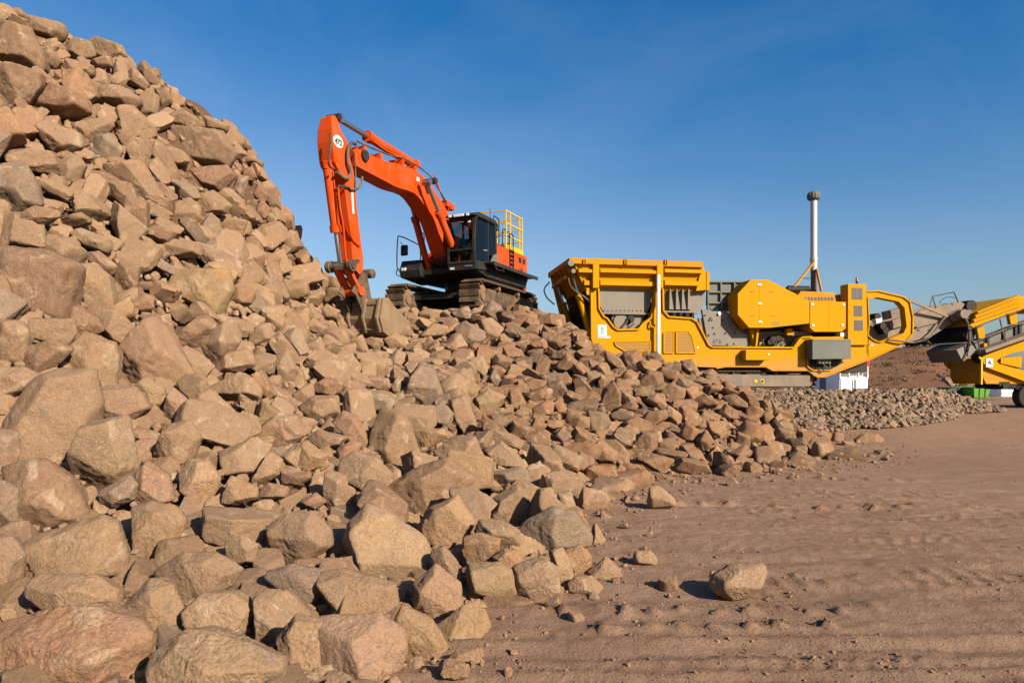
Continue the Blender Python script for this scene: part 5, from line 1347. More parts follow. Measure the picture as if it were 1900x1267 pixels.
b = B(); b.prism(CL([(1296, 590), (1303, 590), (1316, 640), (1308, 640)], .3), .3, .4); b.build("jaw_brace", M['grey'], crs)
# flywheel guard
gd = [(1393, 519), (1425, 519), (1502, 558), (1502, 600), (1429, 608), (1390, 608), (1369, 584), (1369, 545)]
b = B(); b.prism(CL(gd, -.3), -.3, .42, bev=.012); fg = b.build("flywheel_guard", M['yellow'], crs)
for px, py in ((1408, 528), (1409, 563), (1409.5, 597)):
    x, z = CP(px, py, -.3); b = B(); b.box(x - .05, x + .05, -.325, -.3, z - .03, z + .03, .006); b.cyl((x + .05, -.34, z - .01), (x + .05, -.3, z - .01), .02, n=8); b.build("latch", M['steel'], fg)
x, z0 = CP(1409, 607, -.3); z1 = CP(1409, 520, -.3)[1]; b = B(); b.box(x - .006, x + .006, -.306, -.3, z0, z1); b.build("door_seam", M['yellow_dusty'], fg)
for k in range(3): p, q = CP(1432, 597 + 2.4 * k, -.3), CP(1446, 598.2 + 2.4 * k, -.3); b = B(); b.box(p[0], q[0], -.305, -.3, q[1], p[1]); b.build("louvre", M['mesh'], fg)
for px, py in ((1390, 541), (1427, 541.5), (1391, 585.5), (1429, 586)): p, q = CP(px, py, -.3), CP(px + 9, py + 1.3, -.3); b = B(); b.box(p[0], q[0], -.304, -.3, q[1], p[1]); b.build("stencil_line", M['rust'], fg)
b = B(); b.prism(CL([(1393, 608), (1408, 608), (1403, 645), (1400, 645)], .05), .05, .25); b.prism(CL([(1405, 608), (1409, 608), (1405, 645), (1402, 645)], -.05), -.05, .05); b.build("guard_support", M['yellow'], crs)
b = B(); b.prism(CL([(1409, 616), (1470, 612), (1481, 622), (1478, 645), (1409, 645)], .5), .5, .56); mp_ = b.build("engine_bay_plate", M['conveyor'], crs)
x, z = CP(1431, 631, .4)
for dx, dz, r in ((0, 0, .13), (.18, .06, .10), (-.12, -.08, .09), (.08, -.12, .08), (.32, .02, .07)):
    b = B(); b.cyl((x + dx, .25, z + dz), (x + dx, .5, z + dz), r, n=14); b.build("pulley", M['black'], mp_, auto=40)
b = B(); b.tube(smooth_line([C3(1418, 641, .35), C3(1416, 630, .35), C3(1428, 620, .3), C3(1452, 619, .3), C3(1466, 627, .35), C3(1468, 641, .4)]), .025); b.build("hydraulic_hose", M['hose'], mp_, smooth=True)
mark(1442, 635, 8, .42, mp_)
b = B(); b.box(CP(1459, 618, .2)[0], CP(1469, 618, .2)[0], .15, .35, CP(1460, 621)[1], CP(1460, 609)[1]); b.build("guard_bracket", M['yellow'], crs)
b = B(); b.box(CP(1470, 620, .2)[0], CP(1506, 620, .2)[0], .2, .4, CP(1480, 622)[1], CP(1480, 614)[1]); b.build("engine_mount", M['conveyor'], crs)
# engine box, engine roof, air cleaner
eb = [(1503, 558.5), (1569.5, 560), (1569.5, 609), (1562, 615.5), (1511, 615.5), (1503, 608)]
b = B(); b.prism(CL(eb, -.25), -.25, .8, bev=.012); ebx = b.build("engine_enclosure", M['yellow'], crs)
for px, py in ((1507, 564.5), (1565, 565.5), (1508.5, 603.5), (1563, 603)):
    x, z = CP(px, py, -.25); b = B(); b.box(x - .045, x + .045, -.275, -.25, z - .035, z + .035, .006); b.build("latch", M['steel'], ebx)
x, z0 = CP(1538, 615, -.25); z1 = CP(1538, 561, -.25)[1]; b = B(); b.box(x - .005, x + .005, -.256, -.25, z0, z1); b.build("door_seam", M['yellow_dusty'], ebx)
b = B(); b.prism(CL([(1480, 549), (1486, 540), (1548, 543), (1552, 561), (1500, 561)], .15), .15, 1.7, bev=.02); er = b.build("engine_roof", M['yellow_dusty'], crs)
for k in range(9): p, q = CP(1494 + 6.2 * k, 551, .13), CP(1498 + 6.2 * k, 557, .13); b = B(); b.box(p[0], q[0], .13, .15, q[1], p[1]); b.build("louvre", M['mesh'], er)
b = B(); b.cyl(C3(1460, 537, .6), C3(1488, 537, .6), .10, n=16); b.cyl(C3(1462, 536, .9), C3(1500, 537, .9), .12, n=16); b.build("air_cleaner", M['black'], crs, auto=40)
b = B(); b.box(CP(1380, 560, .6)[0], CP(1570, 560, .6)[0], .85, W - .4, 2.7, 4.1); b.build("engine_core", M['dark'], crs)
# stack
sx, sz = CP(1510, 545, .9); b = B(); b.cyl((sx, .9, CP(1510, 482, .9)[1]), (sx, .9, CP(1510, 368, .9)[1]), .115, n=24); stk = b.build("stack_pipe", M['silver'], crs, auto=40)
b = B(); z = CP(1510, 481, .9)[1]; b.cyl((sx, .9, z - .05), (sx, .9, z + .05), .135, n=24); b.build("stack_clamp", M['silver'], stk, auto=40)
b = B(); b.cyl((sx, .9, CP(1510, 502, .9)[1]), (sx, .9, z - .04), .118, n=24); b.build("stack_collar", M['silver'], stk, auto=40)
b = B(); b.cyl((sx, .9, sz - .1), (sx, .9, CP(1510, 501, .9)[1]), .105, n=24); b.cyl((sx, .9, sz + .02), (sx, .9, sz + .14), .14, .115, n=24); b.build("stack_base", M['rust'], crs, auto=40)
zc = CP(1510, 372, .9)[1]; b = B(); b.cyl((sx, .9, zc), (sx, .9, zc + .05), .16, .215, n=28); b.cyl((sx, .9, zc + .05), (sx, .9, zc + .23), .215, .215, n=28); b.cyl((sx, .9, zc + .23), (sx, .9, zc + .29), .215, .17, n=28)
for k in range(14): a_ = k * math.tau / 14; b.box(sx + .215 * math.cos(a_) - .012, sx + .215 * math.cos(a_) + .012, .9 + .215 * math.sin(a_) - .012, .9 + .215 * math.sin(a_) + .012, zc + .06, zc + .21)
b.cyl((sx, .9, zc + .10), (sx, .9, zc + .125), .232, n=28); b.build("stack_cap", M['greygreen'], stk, auto=35)
for q in ((1467, 541), (1524, 541)):
    b = B(); b.bar((sx, .82 if q[0] < 1500 else .75, CP(1505, 484 if q[0] < 1500 else 500, .9)[1]), C3(q[0], q[1], .6), .06, .06); b.build("stack_brace", M['yellow_dusty'], crs)
b = B(); b.bar(C3(1488, 516, .75), C3(1508, 517, .9), .025); b.build("brace_tie", M['dark'], crs)
# end tower with grilles, beacon
tw = [(1573.5, 527), (1607.5, 527), (1612, 668), (1580, 680), (1573.5, 625)]
b = B(); b.prism(CL([(1573.5, 527), (1607.5, 527), (1610, 640), (1573.5, 640)], -.12), -.12, .30, bev=.012); twr = b.build("end_tower", M['yellow'], crs)
for x0, y0, x1, y1 in ((1580, 534, 1600.5, 556), (1584, 567, 1600, 587), (1584.5, 594, 1601, 613.5)):
    p, q = CP(x0, y0, -.12), CP(x1, y1, -.12); b = B(); b.box(p[0], q[0], -.126, -.12, q[1], p[1]); gr_ = b.build("grille", M['mesh'], twr)
    b = B()
    for k in range(9): xx = p[0] + (q[0] - p[0]) * (k + .5) / 9; b.box(xx - .006, xx + .006, -.135, -.126, q[1], p[1])
    b.build("grille_bars", M['grey'], gr_)['kind'] = 'stuff'
x, z = CP(1591.5, 526, .0); b = B(); b.cyl((x, .05, z), (x, .05, z + .08), .035, n=12); b.build("beacon_base", M['dark'], twr, auto=40); b = B(); b.cyl((x, .05, z + .08), (x, .05, z + .2), .05, .035, n=14); b.build("beacon", M['beacon'], twr, auto=40)
b = B(); b.box(CP(1553, 540, .5)[0], CP(1574, 540, .5)[0], .4, 1.8, CP(1560, 562, .5)[1], CP(1560, 547, .5)[1]); b.build("radiator_cowl", M['yellow_dusty'], crs)
b = B(); b.box(CP(1553, 616, .2)[0], CP(1573, 616, .2)[0], .0, .3, CP(1560, 624)[1], CP(1560, 617)[1]); b.build("junction_box", M['white'], crs)
# conveyor loop frame, both sides
outer = [(1607, 541), (1628, 540), (1675, 551), (1687, 560), (1692.5, 588), (1692, 619), (1677, 637), (1612, 667), (1607, 650)]
inner = [(1609, 622), (1617, 629), (1624, 633), (1633, 635), (1675, 619), (1681, 606), (1677, 571), (1666, 559), (1626, 551), (1609, 554)]
for y in (0.0, W - .15):
    b = B(); b.prism(CL(outer + inner), y, y + .14); lf = b.build("loop_frame", M['yellow'], crs)
    flange("loop_flange", CL([(1609, 554)] + inner[::-1] + [(1611, 600), (1609, 554)]), y - .06, y + .2, .035, M['yellow'], lf)
    flange("loop_flange", CL(outer[:7]), y - .05, y + .2, .04, M['yellow'], lf)
# grey control box over a painted dark hollow, valves, small yellow box
b = B(); b.prism(CL([(1497, 640), (1505, 652), (1560, 668), (1566, 672), (1557, 677), (1540, 686), (1508, 686), (1498, 678)], -.006), -.012, .004); b.build("recess_shade", M['void'], sf)  # flat black sheet paints the shade of the hollow
flange("recess_flange", CL([(1505, 650), (1497, 656), (1497, 680), (1506, 687), (1541, 687)]), -.06, .0, .04, M['yellow'], sf)
b = B(); b.prism(CL([(1507.5, 629), (1579.5, 629), (1579.5, 665.5), (1507.5, 666.5)], -.42), -.42, .1, bev=.012); gb_ = b.build("control_box", M['greygreen'], crs)
b = B(); b.box(CP(1508, 631, -.43)[0], CP(1579, 631, -.43)[0], -.435, -.42, CP(1540, 631.5, -.43)[1], CP(1540, 629.3, -.43)[1]); b.build("box_lid", M['grey'], gb_)
for k in range(4):
    b = B(); x, z = CP(1520 + 6 * k, 670, -.2); b.box(x - .05, x + .05, -.25, -.12, z - .08, z + .06, .01); b.build("valve", M['grey'], crs)
b = B(); b.tube(smooth_line([C3(1524, 672, -.2), C3(1532, 680, -.25), C3(1538, 684, -.25), C3(1540, 678, -.22), C3(1536, 672, -.2)]), .02); b.build("valve_hose", M['hose'], crs, smooth=True)
b = B(); b.prism(CL([(1384, 649), (1428, 649), (1428, 668), (1384, 668)], -.32), -.32, .0, bev=.01); b.build("side_box", M['yellow'], crs)
for px, py in ((1426, 657), (1294, 645), (1540, 650)): x, z = CP(px, py, -.33 if px == 1426 else 0); b = B(); b.box(x - .03, x + .03, -.34 if px == 1426 else -.02, -.32 if px == 1426 else 0, z - .03, z + .03, .005); b.build("latch", M['steel'], crs)
lx, lz = CP(1611, 639, 0); b = B(); b.box(lx - .05, lx + .05, -.012, 0, lz - .015, lz + .02); b.build("warning_sticker", M['ink'], sf)
lx, lz = CP(1618, 640, 0); b = B(); b.box(lx - .05, lx + .05, -.012, 0, lz - .02, lz + .02); b.build("warning_sticker", M['label'], sf)
# crawler tracks
xa, za = CP(1497, 705, .3); xr_ = xa - 3.9
shb = B(); shb.box(-.075, .075, -.22, .22, -.015, .012, .004)
for gx_ in (-.045, .03): shb.box(gx_ - .01, gx_ + .01, -.22, .22, .01, .04)
sh2 = bpy.data.meshes.new("track_shoe"); shb.bm.to_mesh(sh2); shb.bm.free(); sh2.materials.append(M['trackmetal'])
for yy in (.34, W - .34):
    tr2 = crawler(crs, yy, 3.9, .285, 1.70, 62, .44, xoff=(xa + xr_) / 2 - .02, shoe=sh2, frame_mat=M['conveyor'])
p, q = CP(1345, 696, .06), CP(1504, 717.5, .06)
b = B(); b.box(p[0] - 1.2, q[0], .07, .20, q[1], p[1], .02); tf = b.build("track_guard", M['conveyor'], crs)
for px, c1 in ((1402.5, False), (1414.5, True)):
    x, z = CP(px, 707, .06); b = B(); b.cyl((x, .055, z), (x, .07, z), .075 if c1 else .055, n=20); mk_ = b.build("lug_mark", M['yellowrail'], tf)
    if c1: b = B(); b.cyl((x, .045, z), (x, .055, z), .045, n=18); b.build("lug_hole", M['void'], mk_)
# discharge conveyor
conv = [(1612, 606), (1640, 597), (1692, 586), (1712, 574), (1781, 558.6), (1790, 564), (1772, 597), (1754, 608), (1728, 624), (1692, 633), (1650, 640), (1612, 645)]
b = B(); b.prism(CL(conv, .75), .75, .82); cvy = b.build("conveyor_side", M['conveyor'], crs)
b = B(); b.prism(CL(conv, .75), 1.9, 1.97); b.build("conveyor_side", M['conveyor'], crs)
p, q = CP(1615, 612, .8), CP(1787, 566, .8); b = B(); b.quad((p[0], .8, p[1]), (q[0], .8, q[1]), (q[0], 1.92, q[1]), (p[0], 1.92, p[1]), (0, 0, -.06)); b.build("conveyor_belt", M['black'], crs)
for x0, y0, x1, y1 in ((1640, 586, 1676, 576), (1648, 604, 1680, 594)):
    b = B(); p, q = CP(x0, y0, .7), CP(x1, y1, .7); b.bar((p[0], .7, p[1]), (q[0], .7, q[1]), .2, .3); b.build("conveyor_skirt", M['conveyor'], crs)
b = B(); b.cyl(C3(1622, 596, .5), C3(1632, 594, .5), .12, n=16); b.build("conveyor_motor", M['white'], crs, auto=40)
for px, py in ((1632, 606), (1637, 614), (1622, 588)): b = B(); x, z = CP(px, py, .6); b.cyl((x, .4, z), (x, .75, z), .12, n=14); b.build("idler_roller", M['black'], crs, auto=40)
for x0, x1 in ((1702, 1709), (1722, 1729)): p, q = CP(x0, 611, .74), CP(x1, 614, .74); b = B(); b.box(p[0], (p[0] + q[0]) / 2, .735, .75, q[1], p[1]); b.build("side_slot", M['void'], cvy)
b = B(); p, q = C3(1700, 607, .7), C3(1752, 594, .7); b.bar(p, q, .05, .06); b.build("side_rail", M['conveyor'], cvy)
hd = CP(1783, 566, 1.3); b = B(); b.cyl((hd[0] - .1, .7, hd[1] - .1), (hd[0] - .1, 2.0, hd[1] - .1), .22, n=24); b.build("head_drum", M['black'], crs, auto=40)
b = B(); b.cyl(C3(1772, 588, .55), C3(1772, 588, .75), .16, n=18); b.cyl(C3(1778, 582, .5), C3(1778, 582, .75), .09, n=14); b.build("head_motor", M['conveyor'], crs, auto=40)
b = B(); b.tube([C3(1737, 572, .6), C3(1730, 550, .6), C3(1770, 542, .6), C3(1778, 561, .6)], .022); b.tube([C3(1725, 570, .6), C3(1728, 556, .6), C3(1731, 550, .6)], .015); b.build("conveyor_hoop", M['hose'], crs, smooth=True)
b = B(); b.tube(smooth_line([C3(1743, 563, .65), C3(1748, 556, .65), C3(1760, 551, .65), C3(1772, 553, .65)]), .012); b.build("cable_loop", M['black'], crs, smooth=True)
b = B(); b.bar(C3(1686, 557, .3), C3(1760, 588, .6), .06, .08); b.build("conveyor_stay", M['conveyor'], crs)
b = B(); b.bar(C3(1634, 553, .5), C3(1676, 561, .5), .05, .06); b.build("conveyor_stay", M['conveyor'], crs)
b = B(); b.tube(smooth_line([C3(1648, 630, -.1), C3(1672, 633, -.15), C3(1697, 635, -.1), C3(1722, 627, .2), C3(1736, 612, .5), C3(1748, 595, .55), C3(1760, 584, .6), C3(1780, 574, .6)]), .035); b.build("hanging_hose", M['hose'], crs, smooth=True)

# ------------------------------------------------------------------ screening plant on the right (same heading as the crusher)
scr = empty("screening_plant", (CO[0], CO[1], 0), CH)
tag(scr, "yellow mobile screening plant partly out of frame beyond the crusher's conveyor", "screener")
# receiving chute
b = B(); b.prism(CL([(1775, 649), (1801, 635), (1813, 652), (1786.5, 671.5)], .0), .0, 1.45, bev=.008); rc = b.build("receiving_chute", M['grey'], scr)
b = B(); p = C3(1797, 637, -.02); b.box(p[0] - .03, p[0] + .05, -.03, 0, p[2] - .45, p[2], .004); b.build("chute_edge", M['grey'], rc)
# screen box with lengthwise ribs
bx = [(1800, 604), (1811, 581), (1887, 550), (1990, 552), (2060, 560), (2060, 580), (1990, 574), (1900, 574), (1806, 607)]
b = B(); b.prism(CL(bx, .1), .1, 1.9, bev=.01); sb_ = b.build("screen_box", M['yellow'], scr)
for t in (.28, .62):
    a0 = np.array([1811, 581]) * (1 - t) + np.array([1802, 605]) * t; a1 = np.array([1887, 551]) * (1 - t) + np.array([1899, 574]) * t
    b = B(); p, q = C3(a0[0], a0[1], .06), C3(a1[0], a1[1], .06); b.bar(p, q, .10, .08); b.build("box_rib", M['yellow'], sb_)
b = B(); p, q = C3(1811, 580, .04), C3(1888, 549, .04); b.bar(p, q, .16, .06); b.build("box_rim", M['yellow'], sb_)
b = B(); b.prism(CL([(1798, 566), (1838, 563), (1842, 566), (1812, 577)], 1.9), 1.9, 2.0); b.build("box_far_wall", M['yellow'], scr)
# dark mouth of the box and its frame
b = B(); b.prism(CL([(1800, 606), (1812, 609), (1806, 634), (1797, 632), (1788, 622)], .12), .12, 1.85); b.build("mouth_frame", M['dark'], scr)
for x0, y0, x1, y1 in ((1812, 607, 1827, 628), (1871, 582, 1887, 602), (1925, 566, 1940, 590)):
    b = B(); b.prism(CL([(x0, y0), (x1 - 2, y0 - 3), (x1, y1 - 1), (x0 + 4, y1)], .0), -.02, .12, bev=.006); b.build("box_bracket", M['yellow'], scr)
# side conveyor beam, walkway and rails
b = B(); b.prism(CL([(1806, 633), (1900, 597), (2060, 540), (2060, 575), (1900, 621), (1815, 652)], .12), .12, .40); sc_b = b.build("side_beam", M['greygreen'], scr)
for px, py in ((1832, 634), (1862, 622), (1884, 613), (1892, 610)):
    p = C3(px, py, .1); b = B(); b.box(p[0] - .05, p[0] + .05, .06, .12, p[2] - .22, p[2] + .18); b.build("beam_stiffener", M['dark'], sc_b)
b = B(); b.bar(C3(1818, 652, -.15), C3(2060, 566, -.15), .5, .12); b.build("walkway", M['conveyor'], scr)
b = B(); b.tube([C3(1810, 606, -.35), C3(1900, 573, -.35), C3(2060, 512, -.35)], .022); b.build("hand_rail", M['hose'], scr, smooth=True)
b = B(); b.tube([C3(1814, 632.5, -.35), C3(1900, 597, -.35), C3(2060, 540, -.35)], .022); b.build("hand_rail", M['hose'], scr, smooth=True)
for x0, y0, x1, y1 in ((1855, 592, 1866, 637), (1935, 560, 1946, 606), (1812, 606, 1818, 653)):
    b = B(); b.tube([C3(x0, y0, -.35), C3(x1, y1, -.35)], .022); b.build("rail_post", M['hose'], scr, smooth=True)
b = B(); x, z = CP(1826, 641, .05); b.box(x - .07, x + .07, -.02, .12, z - .06, z + .08, .01); b.build("junction_box", M['yellow_dusty'], scr)
# lower chassis: upper and lower beams, inset tank, belly plates
up = [(1822, 663), (1846, 650), (1900, 629), (2060, 566), (2060, 600), (1900, 651), (1878, 655), (1856, 664), (1849, 670), (1826, 676)]
lo = [(1826, 674), (1849, 669), (1854, 675), (1894, 686), (1990, 706), (2060, 716), (2060, 742), (1990, 728), (1900, 707), (1865, 694), (1832, 682)]
for y0, y1 in ((.1, .24), (1.75, 1.9)):
    b = B(); b.prism(CL(up, .1), y0, y1, bev=.01); b.build("upper_chassis_beam", M['yellow'], scr)
    b = B(); b.prism(CL(lo, .1), y0, y1, bev=.01); b.build("lower_chassis_beam", M['yellow'], scr)
b = B(); b.prism(CL([(1857, 664), (1897, 661), (1895, 683), (1857, 674)], .3), .3, .7, bev=.01); b.build("fuel_tank", M['yellow'], scr)
b = B(); b.prism(CL([(1823, 664), (1826, 664), (1834, 682), (1865, 694), (1900, 707), (2060, 742), (2060, 745), (1900, 712), (1830, 712), (1824, 700)], .26), .26, 1.74); b.build("belly_plate", M['yellow_dusty'], scr)
b = B(); b.bar(C3(1816, 662, .05), C3(1822, 668, .05), .06); b.bar(C3(1821, 667, .05), C3(1820.5, 713, .05), .06); b.build("belly_edge", M['yellowrail'], scr)
b = B(); b.prism(CL([(1812, 650), (1838, 650), (1831, 668), (1826, 674), (1818, 668)], .15), .15, .5); b.build("pivot_bracket", M['dark'], scr)
x0, z0 = CP(1829, 681, .09); x1, z1 = CP(1842, 665, .09); b = B(); b.box(x0, x1, .075, .1, z0, z1); sl = b.build("safety_label", M['label'], scr)
b = B(); b.prism([(x0 + .05, z0 + .12), (x1 - .05, z0 + .10), ((x0 + x1) / 2, z1 - .04)], .068, .075); b.build("pictogram", M['blueink'], sl)
# axle, springs and wheels
for px in (1902, 1948):
    x, z = CP(px, 735, .35); wh = empty("wheel", (x, .35, z), 0, scr)
    b = B(); b.cyl((0, -.16, 0), (0, .16, 0), .40, n=32); b.cyl((0, -.14, 0), (0, .14, 0), .42, n=32); b.build("tyre", M['black'], wh, auto=40)
    b = B(); b.cyl((0, -.17, 0), (0, -.12, 0), .22, n=24); b.build("rim", M['dark'], wh, auto=40)
x, z = CP(1880, 715, .5); b = B(); b.box(x - .5, x + 1.6, .3, 1.7, z - .12, z + .12, .03); b.cyl((x + .0, .3, z - .05), (x + .0, 1.7, z - .05), .10, n=14); b.build("axle_frame", M['black'], scr)
x, z = CP(1862, 712, .3); b = B(); b.box(x - .25, x + .25, .25, .9, z - .10, z + .10, .03); b.cyl((x, .2, z - .08), (x, .5, z - .08), .12, n=14); b.build("drawbar", M['black'], scr)
b = B(); b.tube(smooth_line([C3(1790, 588, .3), C3(1797, 606, .1), C3(1799, 628, -.02), C3(1795, 650, -.03), C3(1786, 670, -.02)]), .045); b.build("hanging_hose", M['hose'], scr, smooth=True)
b = B()
for k in range(5): b.tube(smooth_line([C3(1772 + 4 * k, 586 - 3 * k, .4 + .1 * k), C3(1786 + 3 * k, 584 - 2 * k, .3), C3(1795 + 2 * k, 576 + 3 * k, .25), C3(1801, 596 + 2 * k, .2)]), .028)
b.build("hose_bundle", M['hose'], scr, smooth=True)
b = B(); x, z = CP(1792, 583, .3); b.box(x - .18, x + .18, .2, .6, z - .18, z + .14, .03); b.cyl((x - .2, .15, z), (x - .2, .35, z), .16, n=16); b.build("hydraulic_motor", M['conveyor'], scr, auto=40)
b = B(); b.prism(CL([(1990, 740), (2040, 740), (2040, 765), (1990, 765)], .4), .3, 1.6); b.build("rear_support", M['dark'], scr)

# ------------------------------------------------------------------ hill, shrubs and far yard
hx = np.linspace(22, 95, 150); hy = np.linspace(62, 175, 110); HX2, HY2 = np.meshgrid(hx, hy)
HP = Field([tuple(at(*q)) for q in ((1480, 690, 80), (1560, 676, 84), (1620, 664, 88), (1660, 652, 90), (1690, 644, 90), (1730, 643, 88), (1765, 662, 84), (1800, 694, 80), (1840, 706, 80), (1900, 712, 80), (2000, 712, 80))]
           + [(25, 66, .2), (32, 66, .2), (40, 66, .25), (48, 66, .2), (54, 66, .0), (62, 66, .0), (75, 70, 0), (20, 75, 0), (20, 110, 0), (50, 110, 6.5), (38, 110, 6), (30, 150, 2), (60, 150, 3), (90, 110, 0), (90, 150, 0), (64, 96, 2.5), (40, 74, 2.0), (46, 74, 2.2), (34, 74, 1.6)], c=3.0, reg=.05)
HZ2 = HP(HX2, HY2); PH = np.stack([HX2, HY2, HZ2], -1).reshape(-1, 3); HZ2 = HZ2 + (.35 * fbm(PH * .22, 4)).reshape(HZ2.shape) * sstep(.2, 2, HZ2)
hill = link("hill", mesh_from("hill", np.stack([HX2, HY2, HZ2], -1).reshape(-1, 3), grid_faces(*HX2.shape)), M['hill']); tag(hill, "low hill of red brown earth and dry scrub behind the machines", kind="structure")
def hill_h(x, y):
    i = int(np.clip((x - hx[0]) / (hx[1] - hx[0]), 0, len(hx) - 1)); j = int(np.clip((y - hy[0]) / (hy[1] - hy[0]), 0, len(hy) - 1)); return float(HZ2[j, i])
rg = np.random.default_rng(5)
def leaves(center, rx, rz, n, s, rng):
    d = rng.normal(size=(n, 3)); d /= np.linalg.norm(d, axis=1)[:, None]; r = rng.uniform(.35, 1, n) ** .5
    c = np.array(center) + d * r[:, None] * np.array([rx, rx, rz]) * (1 + .25 * np.sin(d[:, :1] * 7 + d[:, 2:] * 5))
    u = rng.normal(size=(n, 3)); u /= np.linalg.norm(u, axis=1)[:, None]; w = np.cross(u, rng.normal(size=(n, 3))); w /= np.linalg.norm(w, axis=1)[:, None]
    sz = (s * rng.uniform(.6, 1.4, n))[:, None]
    return np.stack([c - u * sz, c + w * sz * .5, c + u * sz, c - w * sz * .5], 1)
def leaf_obj(name, quads, mat, parent=None):
    v = quads.reshape(-1, 3); return link(name, mesh_from(name, v, np.arange(len(v)).reshape(-1, 4), None, False), mat, parent)
# dry scrub covering the hill face
q = []
for k in range(900):
    x = rg.uniform(24, 62); y = rg.uniform(66, 100); z = hill_h(x, y)
    if z < .5: continue
    q.append(leaves((x, y, z + .12), rg.uniform(.25, .7), rg.uniform(.12, .35), 26, .12, rg))
so = leaf_obj("scrub", np.concatenate(q), M['drygrass']); tag(so, "dry brown grass and low scrub covering the hill", "scrub", kind="stuff")
for k, (px, d, r, hgt, lab) in enumerate(((1686, 90, .8, .9, "small green shrub on the hill crest nearest the crusher's loop frame"), (1701, 89, 1.3, 1.2, "widest dark green shrub on the hill crest under the conveyor"), (1716, 88, .9, .9, "low rounded shrub on the hill crest beside the widest one"),
                                        (1727, 87, .7, .7, "last small shrub of the hill crest, above the receiving chute"))):
    x = (px - CX) / F * d; z = hill_h(x, d); t = empty("shrub", (x, d, z)); tag(t, lab, "shrub", "shrubs on the hill")
    b = B()
    for a in range(5): b.tube([(0, 0, -.1), (math.cos(a * 1.3) * .2 * r, math.sin(a * 1.3) * .2 * r, hgt * .5), (math.cos(a * 1.3) * .5 * r, math.sin(a * 1.3) * .5 * r, hgt * .85)], .035, 5)
    b.build("stem", M['bark'], t)
    leaf_obj("foliage", np.concatenate([leaves((rg.uniform(-.5, .5) * r, rg.uniform(-.5, .5) * r, hgt * rg.uniform(.45, .9)), r * .6, hgt * .35, 260, .12, rg) for _ in range(7)]), M['leaf'], t)
# scattered hill rocks near the yard (far boulders)
for k, (px, py, d, r) in enumerate(((1757, 704, 66, .55), (1775, 707, 64, .45), (1764, 709, 62, .5), (1788, 713, 63, .4), (1800, 711, 64, .5))):
    p = at(px, py, d); o = link("far_boulder", me_cache[next(iter(me_cache))], None); o.location = (p[0], p[1], max(p[2], .2)); o.scale = (r, r, r * .8); o.rotation_euler = (k, k * 2, k * 3); o.color = tuple(np.array(TONE['g'])) + (1,)
    tag(o, ["grey boulder at the hill foot left of the green skip", "small grey boulder in front of the hill foot", "low grey rock between hill and gravel bank", "grey rock just behind the dark end of the green skip", "grey boulder behind the green skip under the screener's belly"][k], "boulder", "boulders at the foot of the hill")
# white truck body seen past the crusher's belly
TD = 46.0
def TP(px, py, d=TD): return at(px, py, d)
p0, p1 = TP(1558, 724), TP(1611, 680); tk = empty("parked_truck", (p0[0], TD, .1)); tag(tk, "white truck with caged rear doors parked behind the crusher's belly", "truck")
w = p1[0] - p0[0]; zt = p1[2] - .1; zb = -.0 + .55
b = B(); b.box(0, w, .05, 5.5, zb, zt, .03); b.build("truck_body", M['white'], tk)
zm = zt - (zt - zb) * .40
for k in range(2):
    x0 = w * (.03 + .49 * k); b = B(); b.box(x0 + .03, x0 + w * .45, -.0, .05, zb + .05, zm - .05, .015); dk = b.build("rear_door", M['white'], tk)
    b = B(); b.box(x0 + (w * .42 if k == 0 else .05), x0 + (w * .42 if k == 0 else .05) + .03, -.04, 0, zb + .1, zm - .1); b.build("lock_bar", M['grey'], dk)
for z in (zm, (zm + zt) / 2, zt - .05): b = B(); b.bar((0, .0, z), (w, .0, z), .05); b.build("cage_rail", M['white'], tk)
for x in (.03, w * .33, w * .66, w - .03): b = B(); b.bar((x, .0, zm), (x, .0, zt), .05); b.build("cage_post", M['white'], tk)
for x0, x1, z0, z1 in ((.03, .28, .15, .46), (.36, .60, .2, .46), (.40, .64, .56, .92), (.70, .80, .25, .9), (.84, .95, .12, .45), (.86, .96, .58, .9), (.05, .28, .6, .9)):
    b = B(); b.box(w * x0, w * x1, .03, .049, zm + (zt - zm) * z0, zm + (zt - zm) * z1); b.build("cage_gap", M['greygreen'] if x0 > .6 else M['grey'], tk)
for x in (.3, w - .3):
    b = B(); b.cyl((x - .15, .8, .42), (x + .15, .8, .42), .42, n=24); b.build("tyre", M['black'], tk, auto=40)
    b = B(); b.cyl((x - .15, 4.6, .42), (x + .15, 4.6, .42), .42, n=24); b.build("tyre", M['black'], tk, auto=40)
b = B(); b.box(.05, w - .05, .1, 5.3, .40, .56); b.build("chassis", M['dark'], tk)
p0, p1 = TP(1600, 678, 52), TP(1614, 663, 52); b = B(); b.box(0, 1.0, 0, 1.4, .0, 2.9, .03); rcab = empty("red_machine", (p0[0] - .3, 52, .15)); tag(rcab, "red painted machine hood showing above the white truck", "machine")
b.bm.free(); b = B(); b.box(0, p1[0] - p0[0] + .3, 0, 1.6, p0[2] - .4, p1[2] - .05, .04); b.build("hood", M['red'], rcab); b = B(); b.box(.05, .8, .1, 1.5, .45, p0[2] - .4); b.build("frame", M['dark'], rcab)
for x in (.15, .65):
    b = B(); b.cyl((x, .3, .35), (x, .6, .35), .35, n=20); b.build("wheel", M['black'], rcab, auto=40)
p0, p1 = TP(1532, 724, 48), TP(1548, 700, 48); tn = empty("water_tank", (p0[0], 48, .1)); tag(tn, "blue grey tank on a frame beside the white truck", "tank")
b = B(); b.box(0, p1[0] - p0[0], 0, 1.0, .3, p1[2], .05); b.build("tank_body", M['bluegrey'], tn); b = B(); b.box(.14, .42, -.02, .0, .6, p1[2] - .3, .0); b.build("tank_panel", M['bluegrey'], tn)
